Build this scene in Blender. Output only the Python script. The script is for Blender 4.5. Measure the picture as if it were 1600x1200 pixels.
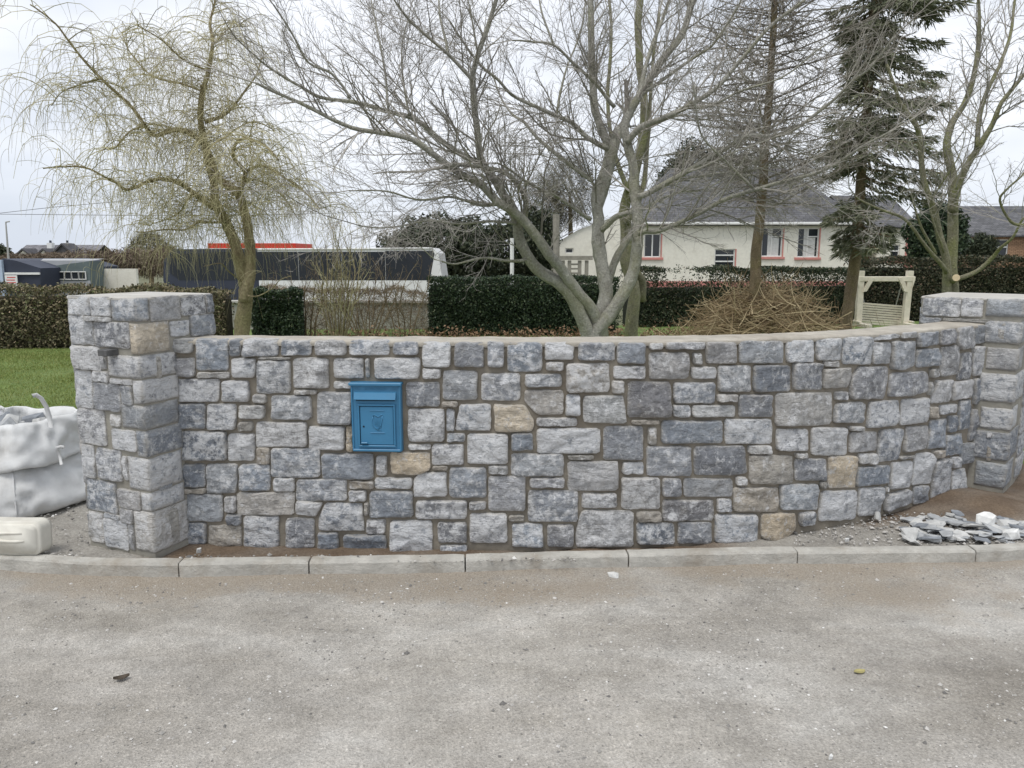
import bpy, bmesh, math, random
import numpy as np
from mathutils import Vector, Matrix, noise
R = math.radians
for o in list(bpy.data.objects): bpy.data.objects.remove(o)
scene = bpy.context.scene
C = scene.collection

# ---------------------------------------------------------------- camera
HC, PITCH, F = 1.65, R(9.5), 1200.0
cam_d = bpy.data.cameras.new('camera'); cam = bpy.data.objects.new('camera', cam_d); C.objects.link(cam)
cam.location = (0, 0, HC); cam.rotation_euler = (R(90) - PITCH, 0, 0)
cam_d.sensor_width = 36; cam_d.lens = 36 * F / 1600; cam_d.clip_end = 5000; cam_d.clip_start = .05
scene.camera = cam

# ---------------------------------------------------------------- world, sun, exposure
SUN_EL, SUN_AZ = R(66), R(215)
w = bpy.data.worlds.new('World'); scene.world = w; w.use_nodes = True
nt = w.node_tree; nt.nodes.clear()
def wn(t): return nt.nodes.new(t)
out = wn('ShaderNodeOutputWorld'); bg = wn('ShaderNodeBackground'); bg.inputs[1].default_value = .1
sky = wn('ShaderNodeTexSky'); sky.sky_type = 'NISHITA'; sky.sun_disc = False
sky.sun_elevation = SUN_EL; sky.sun_rotation = SUN_AZ
tc = wn('ShaderNodeTexCoord'); mp = wn('ShaderNodeMapping'); mp.inputs['Scale'].default_value = (1.2, 1.2, 3.2)
nz = wn('ShaderNodeTexNoise'); nz.inputs['Scale'].default_value = 1.5; nz.inputs['Detail'].default_value = 6; nz.inputs['Roughness'].default_value = .5
cr = wn('ShaderNodeValToRGB'); cr.color_ramp.elements[0].position = .38; cr.color_ramp.elements[1].position = .60
cr.color_ramp.elements[0].color = (5.2, 5.65, 6.45, 1); cr.color_ramp.elements[1].color = (7.6, 7.8, 8.25, 1)
mx = wn('ShaderNodeMix'); mx.data_type = 'RGBA'; mx.inputs[0].default_value = .93
nt.links.new(tc.outputs['Generated'], mp.inputs[0]); nt.links.new(mp.outputs[0], nz.inputs['Vector'])
nt.links.new(nz.outputs[0], cr.inputs[0])
nt.links.new(sky.outputs[0], mx.inputs[6]); nt.links.new(cr.outputs[0], mx.inputs[7])
nt.links.new(mx.outputs[2], bg.inputs[0]); nt.links.new(bg.outputs[0], out.inputs[0])
sd = bpy.data.lights.new('sun', 'SUN'); sd.energy = 1.5; sd.angle = R(25); sd.color = (1, .965, .91)
sun = bpy.data.objects.new('sun', sd); C.objects.link(sun)
sun_dir = Vector((math.sin(SUN_AZ) * math.cos(SUN_EL), math.cos(SUN_AZ) * math.cos(SUN_EL), math.sin(SUN_EL)))
sun.rotation_euler = sun_dir.to_track_quat('Z', 'Y').to_euler(); sun.location = (0, 0, 30)
vs = scene.view_settings; vs.view_transform = 'Standard'; vs.look = 'None'; vs.gamma = 1; vs.exposure = .47; vs.use_curve_mapping = False

# ---------------------------------------------------------------- projection helpers (photo measurements -> metres)
FWD = Vector((0, math.cos(PITCH), -math.sin(PITCH))); UPV = Vector((0, math.sin(PITCH), math.cos(PITCH)))
def ray(x, y): return FWD + Vector((1, 0, 0)) * ((x - 800) / F) + UPV * ((600 - y) / F)
def at_z(x, y, z=0.0):
    d = ray(x, y); t = (z - HC) / d.z; return Vector((0, 0, HC)) + d * t
def at_Y(x, y, Y):
    d = ray(x, y); return Vector((0, 0, HC)) + d * (Y / d.y)

# ---------------------------------------------------------------- object helpers
WL = {}
def finish(o, parent, loc, mat, smooth):
    WL[o.name] = Vector(loc)
    if parent is not None:
        o.parent = parent; o.location = Vector(loc) - WL[parent.name]
    else: o.location = loc
    C.objects.link(o)
    if mat is not None: o.data.materials.append(mat)
    if smooth and o.data.polygons: o.data.polygons.foreach_set('use_smooth', [True] * len(o.data.polygons))
    return o
def mk(name, V, Fc, mat, parent=None, origin=None, smooth=False):
    A = np.asarray(V, dtype=float).reshape(-1, 3)
    if origin is None:
        origin = (A.min(0) + A.max(0)) / 2
        if parent is None: origin = np.array((origin[0], origin[1], A[:, 2].min()))
    me = bpy.data.meshes.new(name)
    me.from_pydata((A - np.asarray(origin)).tolist(), [], Fc if isinstance(Fc, list) else Fc.tolist()); me.update()
    return finish(bpy.data.objects.new(name, me), parent, origin, mat, smooth)
def empty(name, loc):
    o = bpy.data.objects.new(name, None); o.empty_display_size = .1; o.location = loc; C.objects.link(o); WL[o.name] = Vector(loc); return o
def tag(o, label, cat, group=None):
    o['label'] = label; o['category'] = cat
    if group: o['group'] = group
    return o
def struct(o): o['kind'] = 'structure'; return o
def stuff(o): o['kind'] = 'stuff'; return o

class MB:
    def __init__(s): s.v = []; s.f = []
    def add(s, vs_, fs):
        b = len(s.v); s.v += [tuple(p) for p in vs_]; s.f += [tuple(i + b for i in q) for q in fs]
    def box(s, c, size, rz=0, bev=0.0, rx=0, ry=0):
        bm = bmesh.new(); bmesh.ops.create_cube(bm, size=1)
        bmesh.ops.scale(bm, vec=size, verts=bm.verts)
        if bev: bmesh.ops.bevel(bm, geom=bm.edges[:], offset=bev, segments=1, affect='EDGES')
        M = Matrix.Translation(c) @ Matrix.Rotation(rz, 4, 'Z') @ Matrix.Rotation(rx, 4, 'X') @ Matrix.Rotation(ry, 4, 'Y')
        bm.verts.ensure_lookup_table(); bm.verts.index_update()
        s.add([M @ v.co for v in bm.verts], [[v.index for v in f.verts] for f in bm.faces]); bm.free(); return s
    def bb(s, x0, x1, y0, y1, z0, z1, bev=0.0):
        return s.box(((x0 + x1) / 2, (y0 + y1) / 2, (z0 + z1) / 2), (abs(x1 - x0), abs(y1 - y0), abs(z1 - z0)), 0, bev)
    def prism(s, pts, axis_vec):
        n = len(pts); a = [Vector(p) for p in pts]; b = [p + Vector(axis_vec) for p in a]
        s.add(a + b, [list(range(n - 1, -1, -1)), list(range(n, 2 * n))] + [[i, (i + 1) % n, n + (i + 1) % n, n + i] for i in range(n)]); return s
    def tube(s, pts, rad, sides=6, cap=True, rough=0.0):
        n = len(pts); b = len(s.v); t0 = (pts[1] - pts[0]).normalized()
        u = t0.orthogonal().normalized(); cs = [(math.cos(2 * math.pi * k / sides), math.sin(2 * math.pi * k / sides)) for k in range(sides)]
        for i in range(n):
            t = (pts[min(i + 1, n - 1)] - pts[max(i - 1, 0)]).normalized()
            u = u - t * u.dot(t)
            u = u.normalized() if u.length > 1e-6 else t.orthogonal().normalized()
            v = t.cross(u); r = rad[i] if not isinstance(rad, (int, float)) else rad; p = pts[i]
            for c_, s_ in cs:
                q = p + (u * c_ + v * s_) * r
                if rough: q = p + (q - p) * (1 + rough * noise.noise(q * (1.0 / max(r, .02)) * .8))
                s.v.append((q.x, q.y, q.z))
        for i in range(n - 1):
            for k in range(sides):
                k2 = (k + 1) % sides
                s.f.append((b + i * sides + k, b + i * sides + k2, b + (i + 1) * sides + k2, b + (i + 1) * sides + k))
        if cap and sides > 3:
            s.f.append(tuple(b + k for k in range(sides))[::-1]); s.f.append(tuple(b + (n - 1) * sides + k for k in range(sides)))
        return s
    def build(s, name, mat, parent=None, origin=None, smooth=False): return mk(name, s.v, s.f, mat, parent, origin, smooth)

def fastquads(name, V, k, mat, parent=None, origin=(0, 0, 0)):
    n = len(V); me = bpy.data.meshes.new(name); m = n // k
    me.vertices.add(n); me.vertices.foreach_set('co', (np.asarray(V) - np.asarray(origin)).astype(np.float32).ravel())
    me.loops.add(n); me.loops.foreach_set('vertex_index', np.arange(n, dtype=np.int32))
    me.polygons.add(m); me.polygons.foreach_set('loop_start', np.arange(0, n, k, dtype=np.int32)); me.polygons.foreach_set('loop_total', np.full(m, k, dtype=np.int32))
    me.update(calc_edges=True)
    return finish(bpy.data.objects.new(name, me), parent, origin, mat, False)

# ---------------------------------------------------------------- materials
def nodes(name, rough=.85):
    m = bpy.data.materials.new(name); m.use_nodes = True; t = m.node_tree; b = t.nodes['Principled BSDF']
    b.inputs['Roughness'].default_value = rough; b.inputs['Specular IOR Level'].default_value = .25
    return m, t, b
def N(t, typ, **kw):
    n = t.nodes.new(typ)
    for k, v in kw.items():
        if k in n.inputs.keys(): n.inputs[k].default_value = v
        else: setattr(n, k, v)
    return n
def noise_n(t, vec, scale, detail=6, rough=.6):
    n = N(t, 'ShaderNodeTexNoise'); n.inputs['Scale'].default_value = scale; n.inputs['Detail'].default_value = detail; n.inputs['Roughness'].default_value = rough
    if vec is not None: t.links.new(vec, n.inputs['Vector'])
    return n.outputs[0]
def ramp(t, fac, stops):
    r = N(t, 'ShaderNodeValToRGB'); e = r.color_ramp.elements
    while len(e) < len(stops): e.new(.5)
    for i, (p, c) in enumerate(stops): e[i].position = p; e[i].color = (*c, 1) if not isinstance(c, (int, float)) else (c, c, c, 1)
    t.links.new(fac, r.inputs[0]); return r.outputs[0]
def mix(t, fac, a, b, blend='MIX'):
    m = N(t, 'ShaderNodeMix'); m.data_type = 'RGBA'; m.blend_type = blend
    for i, x in ((0, fac), (6, a), (7, b)):
        if isinstance(x, (int, float)): m.inputs[i].default_value = x
        elif isinstance(x, tuple): m.inputs[i].default_value = (*x, 1)
        else: t.links.new(x, m.inputs[i])
    return m.outputs[2]
def math_n(t, op, a, b=None):
    m = N(t, 'ShaderNodeMath'); m.operation = op
    for i, x in enumerate((a, b)):
        if x is None: continue
        if isinstance(x, (int, float)): m.inputs[i].default_value = x
        else: t.links.new(x, m.inputs[i])
    return m.outputs[0]
def bump(t, b, h, strength, dist=.01):
    n = N(t, 'ShaderNodeBump'); n.inputs['Strength'].default_value = strength; n.inputs['Distance'].default_value = dist
    t.links.new(h, n.inputs['Height']); t.links.new(n.outputs[0], b.inputs['Normal'])
def objco(t): return N(t, 'ShaderNodeTexCoord').outputs['Object']
def posco(t): return N(t, 'ShaderNodeNewGeometry').outputs['Position']
def simple(name, c, var=.2, scale=8, rough=.8, bs=.3, bd=.01, dirt=None, detail=6):
    """paint / plaster / wood ...: one base colour, mottled, with fine relief and an optional dirt tint"""
    m, t, b = nodes(name, rough); co = posco(t)
    n1 = noise_n(t, co, scale, detail)
    lo = tuple(x * (1 - var) for x in c); hi = tuple(min(1, x * (1 + var)) for x in c)
    col = ramp(t, n1, [(.3, lo), (.7, hi)])
    if dirt:
        n2 = noise_n(t, co, scale * .35, 8, .7); col = mix(t, ramp(t, n2, [(.48, 0), (.72, dirt[3])]), col, tuple(dirt[:3]))
    t.links.new(col, b.inputs['Base Color'])
    if bs: bump(t, b, noise_n(t, co, scale * 6, 8, .65), bs, bd)
    return m
def leafmat(name, stops, rough=.6, trans=.15):
    m, t, b = nodes(name, rough); g = N(t, 'ShaderNodeNewGeometry')
    col = ramp(t, g.outputs['Random Per Island'], stops); t.links.new(col, b.inputs['Base Color'])
    return m
def stone_material():
    m, t, b = nodes('limestone', .82)
    oi = N(t, 'ShaderNodeObjectInfo'); co = objco(t)
    off = N(t, 'ShaderNodeVectorMath'); off.operation = 'SCALE'; off.inputs[0].default_value = (37, 61, 13); t.links.new(oi.outputs['Random'], off.inputs[3])
    ad = N(t, 'ShaderNodeVectorMath'); t.links.new(co, ad.inputs[0]); t.links.new(off.outputs[0], ad.inputs[1]); v = ad.outputs[0]
    base = oi.outputs['Color']
    n1 = noise_n(t, v, 7, 8, .65); n2 = noise_n(t, v, 38, 6, .7); n3 = noise_n(t, v, 21, 11, .75)
    c = mix(t, 1.0, base, ramp(t, n1, [(.3, (.74, .755, .785)), (.5, (.98, .985, .99)), (.7, (1.25, 1.24, 1.22))]), 'MULTIPLY')
    c = mix(t, 1.0, c, ramp(t, n2, [(.3, .74), (.7, 1.22)]), 'MULTIPLY')
    # rusty / buff stain
    st = ramp(t, noise_n(t, v, 5, 5, .6), [(.60, 0), (.78, .4)]); c = mix(t, st, c, (.40, .36, .29))
    # calcite bloom: amount per stone in the object colour's alpha
    thr = math_n(t, 'MULTIPLY', oi.outputs['Alpha'], .24)
    wv = math_n(t, 'ADD', n3, thr); wf = ramp(t, wv, [(.61, 0), (.70, .75)])
    c = mix(t, wf, c, (.70, .705, .71))
    wp = N(t, 'ShaderNodeTexWave'); wp.inputs['Scale'].default_value = 3.2; wp.inputs['Distortion'].default_value = 14; wp.inputs['Detail'].default_value = 4; wp.inputs['Detail Scale'].default_value = 2.2
    t.links.new(v, wp.inputs['Vector']); vein = ramp(t, wp.outputs[1], [(.96, 0), (.998, .5)]); vein = math_n(t, 'MULTIPLY', vein, ramp(t, noise_n(t, v, 4, 3), [(.45, 0), (.6, 1)]))
    c = mix(t, vein, c, (.7, .7, .7))
    # mortar smeared over the arrises
    at = N(t, 'ShaderNodeAttribute', attribute_name='rim')
    ef = math_n(t, 'MULTIPLY', at.outputs['Fac'], ramp(t, n3, [(.36, .12), (.62, .85)]))
    c = mix(t, ef, c, (.47, .445, .40))
    t.links.new(c, b.inputs['Base Color'])
    bd = N(t, 'ShaderNodeMapping'); bd.inputs['Scale'].default_value = (1, 1, 3.2); t.links.new(v, bd.inputs[0])   # split along the bedding
    led = ramp(t, noise_n(t, bd.outputs[0], 9, 7, .6), [(.30, 0), (.42, .35), (.46, .6), (.60, .75), (.64, 1)])
    h = math_n(t, 'ADD', math_n(t, 'ADD', math_n(t, 'MULTIPLY', noise_n(t, v, 18, 10, .66), .9), math_n(t, 'MULTIPLY', n2, .35)), math_n(t, 'MULTIPLY', led, .30))
    bump(t, b, h, 1.0, .036)
    return m
M = {}
M['stone'] = stone_material()
M['mortar'] = simple('mortar', (.225, .202, .165), .28, 6, .95, .6, .012, (.15, .124, .092, .7))
M['mortar_grey'] = simple('mortar_grey', (.29, .277, .24), .22, 7, .95, .6, .012, (.22, .2, .16, .5))
M['cap'] = simple('mortar_cap', (.42, .39, .335), .2, 9, .95, .6, .015, (.3, .26, .21, .7))
M['cap_grey'] = simple('mortar_cap_grey', (.47, .455, .42), .15, 5, .95, .5, .01, (.36, .33, .28, .5))
M['kerb'] = simple('kerb_concrete', (.45, .435, .395), .2, 9, .9, .7, .012, (.27, .23, .18, .9), 10)
M['blue'] = simple('blue_paint', (.042, .185, .335), .07, 5, .42, .12, .003, (.05, .12, .19, .35))
M['blue'].node_tree.nodes['Principled BSDF'].inputs['Specular IOR Level'].default_value = .5
M['keydark'] = simple('dark_recess', (.01, .015, .02), .1, 9, .6, 0)
M['galv'] = simple('galvanised_steel', (.10, .10, .10), .3, 30, .5, .2, .002)
# ================================================================ WALL GEOMETRY (plan curve measured from the wall's top edge)
HW = 1.185
top_px = [(262, 530.5), (350, 531), (480, 532), (640, 533), (800, 534.5), (950, 534.5), (1080, 532.5), (1200, 529), (1300, 526.5), (1367, 521.5), (1435, 516), (1490, 510.5), (1550, 504.5)]
ctrl = [at_z(x, y, HW) for x, y in top_px]
ctrl = [Vector((p.x, p.y)) for p in ctrl]
for _ in range(3): ctrl = [ctrl[0]] + [(ctrl[i - 1] + ctrl[i] * 2 + ctrl[i + 1]) / 4 for i in range(1, len(ctrl) - 1)] + [ctrl[-1]]
d0 = (ctrl[0] - ctrl[1]).normalized(); d1 = (ctrl[-1] - ctrl[-2]).normalized()
ctrl = [ctrl[0] + d0 * .3] + ctrl + [ctrl[-1] + d1 * .30]
def catmull(P, k=10):
    o_ = []
    for i in range(len(P) - 1):
        a, b, c, d = P[max(i - 1, 0)], P[i], P[i + 1], P[min(i + 2, len(P) - 1)]
        for j in range(k):
            t = j / k; o_.append(.5 * ((2 * b) + (c - a) * t + (2 * a - 5 * b + 4 * c - d) * t * t + (3 * b - a - 3 * c + d) * t ** 3))
    return o_ + [P[-1]]
curve = catmull(ctrl)
carc = [0]
for a, b in zip(curve, curve[1:]): carc.append(carc[-1] + (b - a).length)
CL = carc[-1]; _cx = np.array([p.x for p in curve]); _cy = np.array([p.y for p in curve]); _ca = np.array(carc)
def wall_xy(s):
    x = float(np.interp(s, _ca, _cx)); y = float(np.interp(s, _ca, _cy))
    e = .05; tx = float(np.interp(s + e, _ca, _cx) - np.interp(s - e, _ca, _cx)); ty = float(np.interp(s + e, _ca, _cy) - np.interp(s - e, _ca, _cy))
    t = Vector((tx, ty)).normalized(); return x, y, Vector((t.y, -t.x, 0))
def wall_S(s, z, h):
    x, y, n = wall_xy(s); return Vector((x, y, z)) + n * h
HOFF = .024
curve_off = [Vector((wall_S(a, 0, HOFF).x, wall_S(a, 0, HOFF).y)) for a in carc]   # the stones' faces stand proud of the joints
def px_to_wall(x, y):
    d = ray(x, y); best = None
    for i in range(len(curve) - 1):
        a, b = curve_off[i], curve_off[i + 1]; e = b - a; seg = carc[i + 1] - carc[i]
        den = d.x * e.y - d.y * e.x
        if abs(den) < 1e-9: continue
        t = (a.x * e.y - a.y * e.x) / den; u = (a.x * d.y - a.y * d.x) / den
        if -.001 <= u <= 1.001 and t > 0: best = (carc[i] + u * seg, HC + d.z * t); break
    return best

rs = random.Random(11)
PAL = {'g': ((.300, .317, .344), .55), 'd': ((.232, .246, .270), .45), 'l': ((.455, .448, .432), .5), 'w': ((.305, .321, .346), .85),
       't': ((.53, .455, .35), .35), 'b': ((.385, .36, .32), .3), 'm': ((.365, .375, .388), .6)}
def stone_colour(k):
    c, a = PAL[k]
    if k == 'g' and rs.random() < .42: c, a = PAL[rs.choice('gmmwd')]
    f = rs.uniform(.88, 1.14); wq = rs.uniform(-.014, .016)
    return (c[0] * f + wq, c[1] * f, c[2] * f - wq, min(1, max(0, a * rs.uniform(.3, 1.7))))
def round_poly(P, r=.022):
    o_ = []; n = len(P)
    for i in range(n):
        a, b, c = P[i - 1], P[i], P[(i + 1) % n]; la, lc = (a - b).length, (c - b).length
        k = min(r * rs.uniform(.6, 1.3), la * .35, lc * .35); p = b + (a - b) / la * k; q = b + (c - b) / lc * k
        o_ += [p * (1 - t) ** 2 + b * 2 * t * (1 - t) + q * t * t for t in (0, .33, .67, 1)]
    return o_
def resample(P, m):
    P = P + [P[0]]; L = [0]
    for a, b in zip(P, P[1:]): L.append(L[-1] + (b - a).length)
    x = np.interp(np.linspace(0, L[-1], m, endpoint=False), L, [p.x for p in P]); y = np.interp(np.linspace(0, L[-1], m, endpoint=False), L, [p.y for p in P])
    return [Vector((a, b)) for a, b in zip(x, y)], L[-1]
HS = 1.0
def hewn(size):
    hs = HS
    pl = [(rs.uniform(.018, .034), rs.uniform(-.24, .24) * min(1, .14 / size), rs.uniform(-.24, .24) * min(1, .14 / size)) for _ in range(5)]; so = Vector((rs.uniform(0, 90), rs.uniform(0, 90), rs.uniform(0, 90)))
    def h(dx, dz):
        v = min(a + b * dx + c * dz for a, b, c in pl)
        p = Vector((dx, dz, 0)) + so
        v += .013 * noise.fractal(p * 14, .9, 2.0, 5) + .008 * abs(noise.noise(Vector((p.x * 7, p.y * 20, p.z)))) - .003
        return max(.008, min(.05, v + .007)) * hs
    return h
def put_stone(V, Fc, rim, colour, parent, name='stone'):
    o = mk(name, V, Fc, M['stone'], parent, None, True)
    at = o.data.attributes.new('rim', 'FLOAT', 'POINT'); at.data.foreach_set('value', rim); o.color = colour
    return o
RINGS = [(1.0, -.03, 0), (1.0, .006, 1), (.985, .80, .9), (.945, .99, .35), (.8, 1, 0), (.62, 1, 0), (.42, 1, 0), (.2, 1, 0)]
def stone(S, poly, k, parent, rr=.016, name='stone'):
    cc_ = sum((Vector(p) for p in poly), Vector((0, 0))) / len(poly); P = round_poly([Vector(p) + (Vector(p) - cc_).normalized() * .0005 for p in poly], rr); pts, per = resample(P, 40)
    if len(poly) and per < .25: pts, per = resample(P, 22)
    m = len(pts); c = sum(pts, Vector((0, 0))) / m; size = max((p - c).length for p in pts); h = hewn(size); so = rs.uniform(0, 99)
    pts = [p + (p - c).normalized() * (.005 * noise.noise(Vector((p.x * 18, p.y * 18, so))) + .003 * noise.noise(Vector((p.x * 55, p.y * 55, so)))) for p in pts]
    V = []; rim = []
    mind = min((p - c).length for p in pts); ins = lambda f: f
    for f, hf, rm in RINGS:
        for p in pts:
            d = p - c; L = d.length
            if .9 < f < 1: q = c + d * max(.2, (1 - (1 - f) * .16 / max(L, .03) * .8))
            else: q = c + d * f
            hh = hf if hf < .01 else h(q.x - c.x, q.y - c.y) * hf
            V.append(S(q.x, q.y, hh)); rim.append(rm)
    V.append(S(c.x, c.y, h(0, 0))); rim.append(0)
    nR = len(RINGS); Fc = []
    for r in range(nR - 1):
        for i in range(m): j = (i + 1) % m; Fc.append((r * m + i, r * m + j, (r + 1) * m + j, (r + 1) * m + i))
    for i in range(m): Fc.append(((nR - 1) * m + i, (nR - 1) * m + (i + 1) % m, nR * m))
    a, b_, c_ = (V[i] for i in Fc[-1]); nn = (b_ - a).cross(c_ - a); out_ = S(c.x, c.y, 1) - S(c.x, c.y, 0)
    if nn.dot(out_) < 0: Fc = [tuple(reversed(q)) for q in Fc]
    return put_stone(V, Fc, rim, stone_colour(k), parent, name)

# stones traced course by course: (origin x, origin y of the enlarged view, list of (tone, corners...)); views are 4x
A_, B_, C_, D_, E_, F_, G_, H_ = (90, 440), (90, 640), (440, 500), (440, 650), (800, 500), (800, 650), (1200, 440), (1200, 640)
WALL = [
(A_, [('l',690,358,838,448),('w',858,360,1058,558),('g',1068,362,1140,468),('g',1152,360,1372,470),('g',1392,368,1580,464),('w',665,478,848,598),('l',865,568,1065,606),('m',1078,482,1228,606),('m',1236,494,1448,702),('g',705,612,1005,755),('w',1020,622,1190,755),('l',1212,705,1300,765),('m',1325,715,1580,866),('d',715,765,915,925),('w',925,768,1108,930),('l',1125,775,1288,860),('b',1120,880,1215,940),('m',1232,882,1552,1038),('b',1247,474,1452,488)]),
(B_, [('d',755,140,1050,322),('w',1055,155,1225,325),('b',1238,242,1318,345),('w',1325,245,1634,428),('d',740,345,915,490),('b',775,497,918,528),('m',922,345,1115,530),('g',1130,345,1322,512),('m',1340,430,1475,518),('g',780,535,1025,705),('m',1035,545,1110,650),('l',1115,522,1472,665),('d',1048,660,1140,730),('d',762,712,920,850),('b',935,730,1140,870),('g',1155,672,1375,868)]),
(C_, [('g',202,130,398,222),('g',415,128,668,222),('g',690,138,852,220),('m',875,138,1055,298),('g',1078,140,1262,298),('g',1285,140,1388,298),('g',1412,142,1630,325),('m',65,240,290,430),('m',322,240,505,365),('l',522,240,545,360),('m',575,238,862,370),('m',878,305,992,372),('m',1005,320,1222,502),('w',1245,335,1490,505),('l',322,385,435,432),('b',70,440,210,468),('m',215,452,438,655),('g',775,390,985,545),('m',785,560,1015,765),('b',998,514,1100,546),('m',1028,560,1080,702),('w',1110,530,1305,530,1305,695,1080,695),('t',1325,530,1520,535,1580,630,1570,700,1330,705),('m',1030,712,1145,768),('g',1160,715,1415,905),('g',1435,712,1570,820),('m',165,668,390,818),('t',400,668,445,830),('l',790,780,930,815),('g',935,780,1138,910),('g',245,840,570,1000),('m',588,855,655,978),('t',675,830,925,830,925,940,845,975,680,965),('b',940,917,1035,945),('g',1045,925,1280,1115),('l',1292,915,1415,970),('m',578,992,812,1062),('b',415,1012,572,1062),('m',860,955,1030,955,1030,1110,820,1110,820,1000),('g',415,1070,522,1140),('g',85,1000,402,1135),('g',545,1075,818,1240)]),
(D_, [('m',85,532,255,547,205,635,85,620),('g',268,548,500,552,515,725,225,720,225,640),('g',835,535,1158,650),('w',1290,380,1525,600),('m',1170,540,1278,590),('b',512,545,540,630),('g',20,645,200,830),('d',220,735,350,850),('d',380,748,650,865),('d',525,652,645,742),('w',675,660,940,875),('g',975,670,1155,800),('g',985,815,1160,870),('g',1175,615,1410,800),('b',1420,625,1520,662),('g',1440,680,1636,825)]),
(E_, [('m',205,140,388,252),('g',415,142,650,255),('g',662,142,838,275),('l',865,145,950,188),('m',965,140,1215,185),('l',210,265,325,320),('m',80,340,312,422),('l',340,272,612,455),('m',638,290,840,372),('m',862,205,1110,372),('l',1138,208,1195,280),('g',1220,138,1410,275),('g',1430,132,1708,272),('m',1125,295,1285,370),('m',1298,288,1502,452),('d',1520,285,1752,450),('l',630,382,708,462),('d',728,388,995,612),('g',1018,392,1278,525),('l',1290,465,1420,515),('g',1428,468,1638,610),('m',1010,535,1122,612),('l',1132,535,1405,610),('l',78,440,322,440,325,595,150,595,80,510),('g',338,470,430,602),('l',448,478,700,475,725,640,700,652,445,645),('m',152,614,410,668),('b',752,630,930,655),('g',155,680,555,838),('g',575,668,825,878),('b',855,675,908,785),('w',940,632,1325,775),('g',1340,622,1636,778),('g',-5,840,325,980),('b',350,850,515,876),('m',350,888,670,1072),('g',695,892,828,970),('g',848,795,1128,980),('d',1145,795,1465,790,1480,960,1400,975,1145,975),('l',1485,788,1632,842),('b',1495,850,1765,1030),('g',110,990,330,1052)]),
(F_, [('g',100,470,415,665),('g',222,685,388,825),('g',440,488,660,580),('m',688,390,930,588),('g',945,395,1065,508),('m',1080,395,1390,510),('l',1408,385,1480,440),('g',440,592,765,600,765,825,400,825,405,700),('b',785,605,940,668),('d',785,675,1022,810),('g',945,530,1270,660),('g',1290,522,1380,605),('g',1045,670,1255,805),('g',1278,620,1545,800),('b',1392,452,1675,602)]),
(G_, [('m',128,365,298,508),('g',315,355,470,495),('g',482,345,662,520),('m',675,340,842,322,842,352,675,372),('l',848,320,940,312,940,352,848,356),('m',668,380,778,380,778,515,668,520),('m',788,375,938,372,935,530,850,555,785,550),('g',948,322,1085,308,1085,395,948,412),('g',950,424,1090,416,1088,525,942,540),('w',1092,306,1180,292,1180,385,1092,400),('m',1190,292,1300,274,1300,415,1222,428,1190,390),('m',1308,277,1405,264,1402,382,1305,392),('m',1102,410,1210,397,1208,580,1090,600),('g',1222,450,1288,440,1284,608,1200,618),('g',1300,407,1400,398,1394,580,1296,592),('g',165,510,352,678),('l',362,500,460,535),('l',362,548,535,540,538,580,515,665,360,672),('g',580,535,768,532,765,620,740,735,525,738,530,610),('g',785,575,1000,560,1022,590,1020,690,900,718,765,722),('l',1030,548,1085,545,1080,598,1030,606),('m',1065,622,1163,612,1156,753,1030,765),('m',1172,630,1298,612,1294,724,1162,746),('g',1306,610,1388,594,1383,745,1300,772),('l',1020,634,1046,626,1030,708,1016,710),('l',58,700,415,695,412,895,300,905,60,905),('m',430,690,512,742),('m',440,762,600,752,620,780,612,888,422,885),('g',650,755,835,740,832,880,800,905,628,918),('g',852,738,1022,728,1000,880,838,902),('b',1018,785,1078,855),('g',1088,777,1198,764,1195,823,1086,836),('g',1212,747,1284,738,1278,918,1202,936),('g',1142,847,1198,837,1190,938,1138,948),('g',1290,802,1366,788,1350,978,1268,998),('g',1032,872,1136,857,1118,1038,1008,1050),('w',65,925,265,1062),('m',285,915,508,1090),('l',520,907,608,935),('g',530,945,698,940,690,1060,520,1075),('g',720,930,866,922,866,960,830,1120,700,1130,705,980),('m',880,910,1020,902,1003,1048,862,1073),('g',1130,966,1230,950,1220,1080,1118,1095),('m',1230,1016,1348,997,1343,1108,1214,1152),('b',180,1075,262,1108),('b',1042,1060,1108,1052,1106,1100,1046,1110),('l',582,1077,690,1145),('m',1162,1100,1208,1092,1204,1164,1168,1170)]),
(H_, [('g',178,312,378,450),('t',388,295,568,293,562,492,390,495),('g',575,365,778,350,772,460,565,488),('m',788,335,915,322,905,490,772,505),('m',940,280,1030,270,1045,300,1030,465,908,478),('l',835,297,926,287,924,306,836,315),('g',1050,325,1158,307,1162,400,1153,538,1036,573),('m',1172,387,1250,367,1244,498,1160,518),('g',1262,352,1306,342,1298,458,1256,478),('m',88,470,325,632),('b',337,452,376,503),('w',350,515,572,508,575,570,560,690,330,705,335,600),('d',210,650,308,637,305,725,212,740),('m',585,495,735,485,720,655,575,675),('l',746,492,764,482,762,520,744,525),('m',760,535,895,498,912,515,910,575,860,605,740,645,745,570),('g',930,485,1020,474,1016,583,922,598),('t',-33,655,180,650,185,760,100,830,-30,815)]),
]
wall = empty('stone_wall', (*curve[len(curve) // 2], 0.0))
tag(wall, 'long low curved wall of squared grey limestone blocks holding the blue letter box', 'wall')
for (ox, oy), L in WALL:
    for it in L:
        k, q = it[0], it[1:]
        if len(q) == 4: q = (q[0], q[1], q[2], q[1], q[2], q[3], q[0], q[3])
        P = [(ox + q[i] / 4, oy + q[i + 1] / 4) for i in range(0, len(q), 2)]
        P = [px_to_wall(x + (9 if x > 1553 - .111 * (y - 505) - 13 else 0), y) for x, y in P]
        if any(p is None for p in P): print('MISS', ox, oy, it); continue
        stone(wall_S, P, k, wall)
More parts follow.
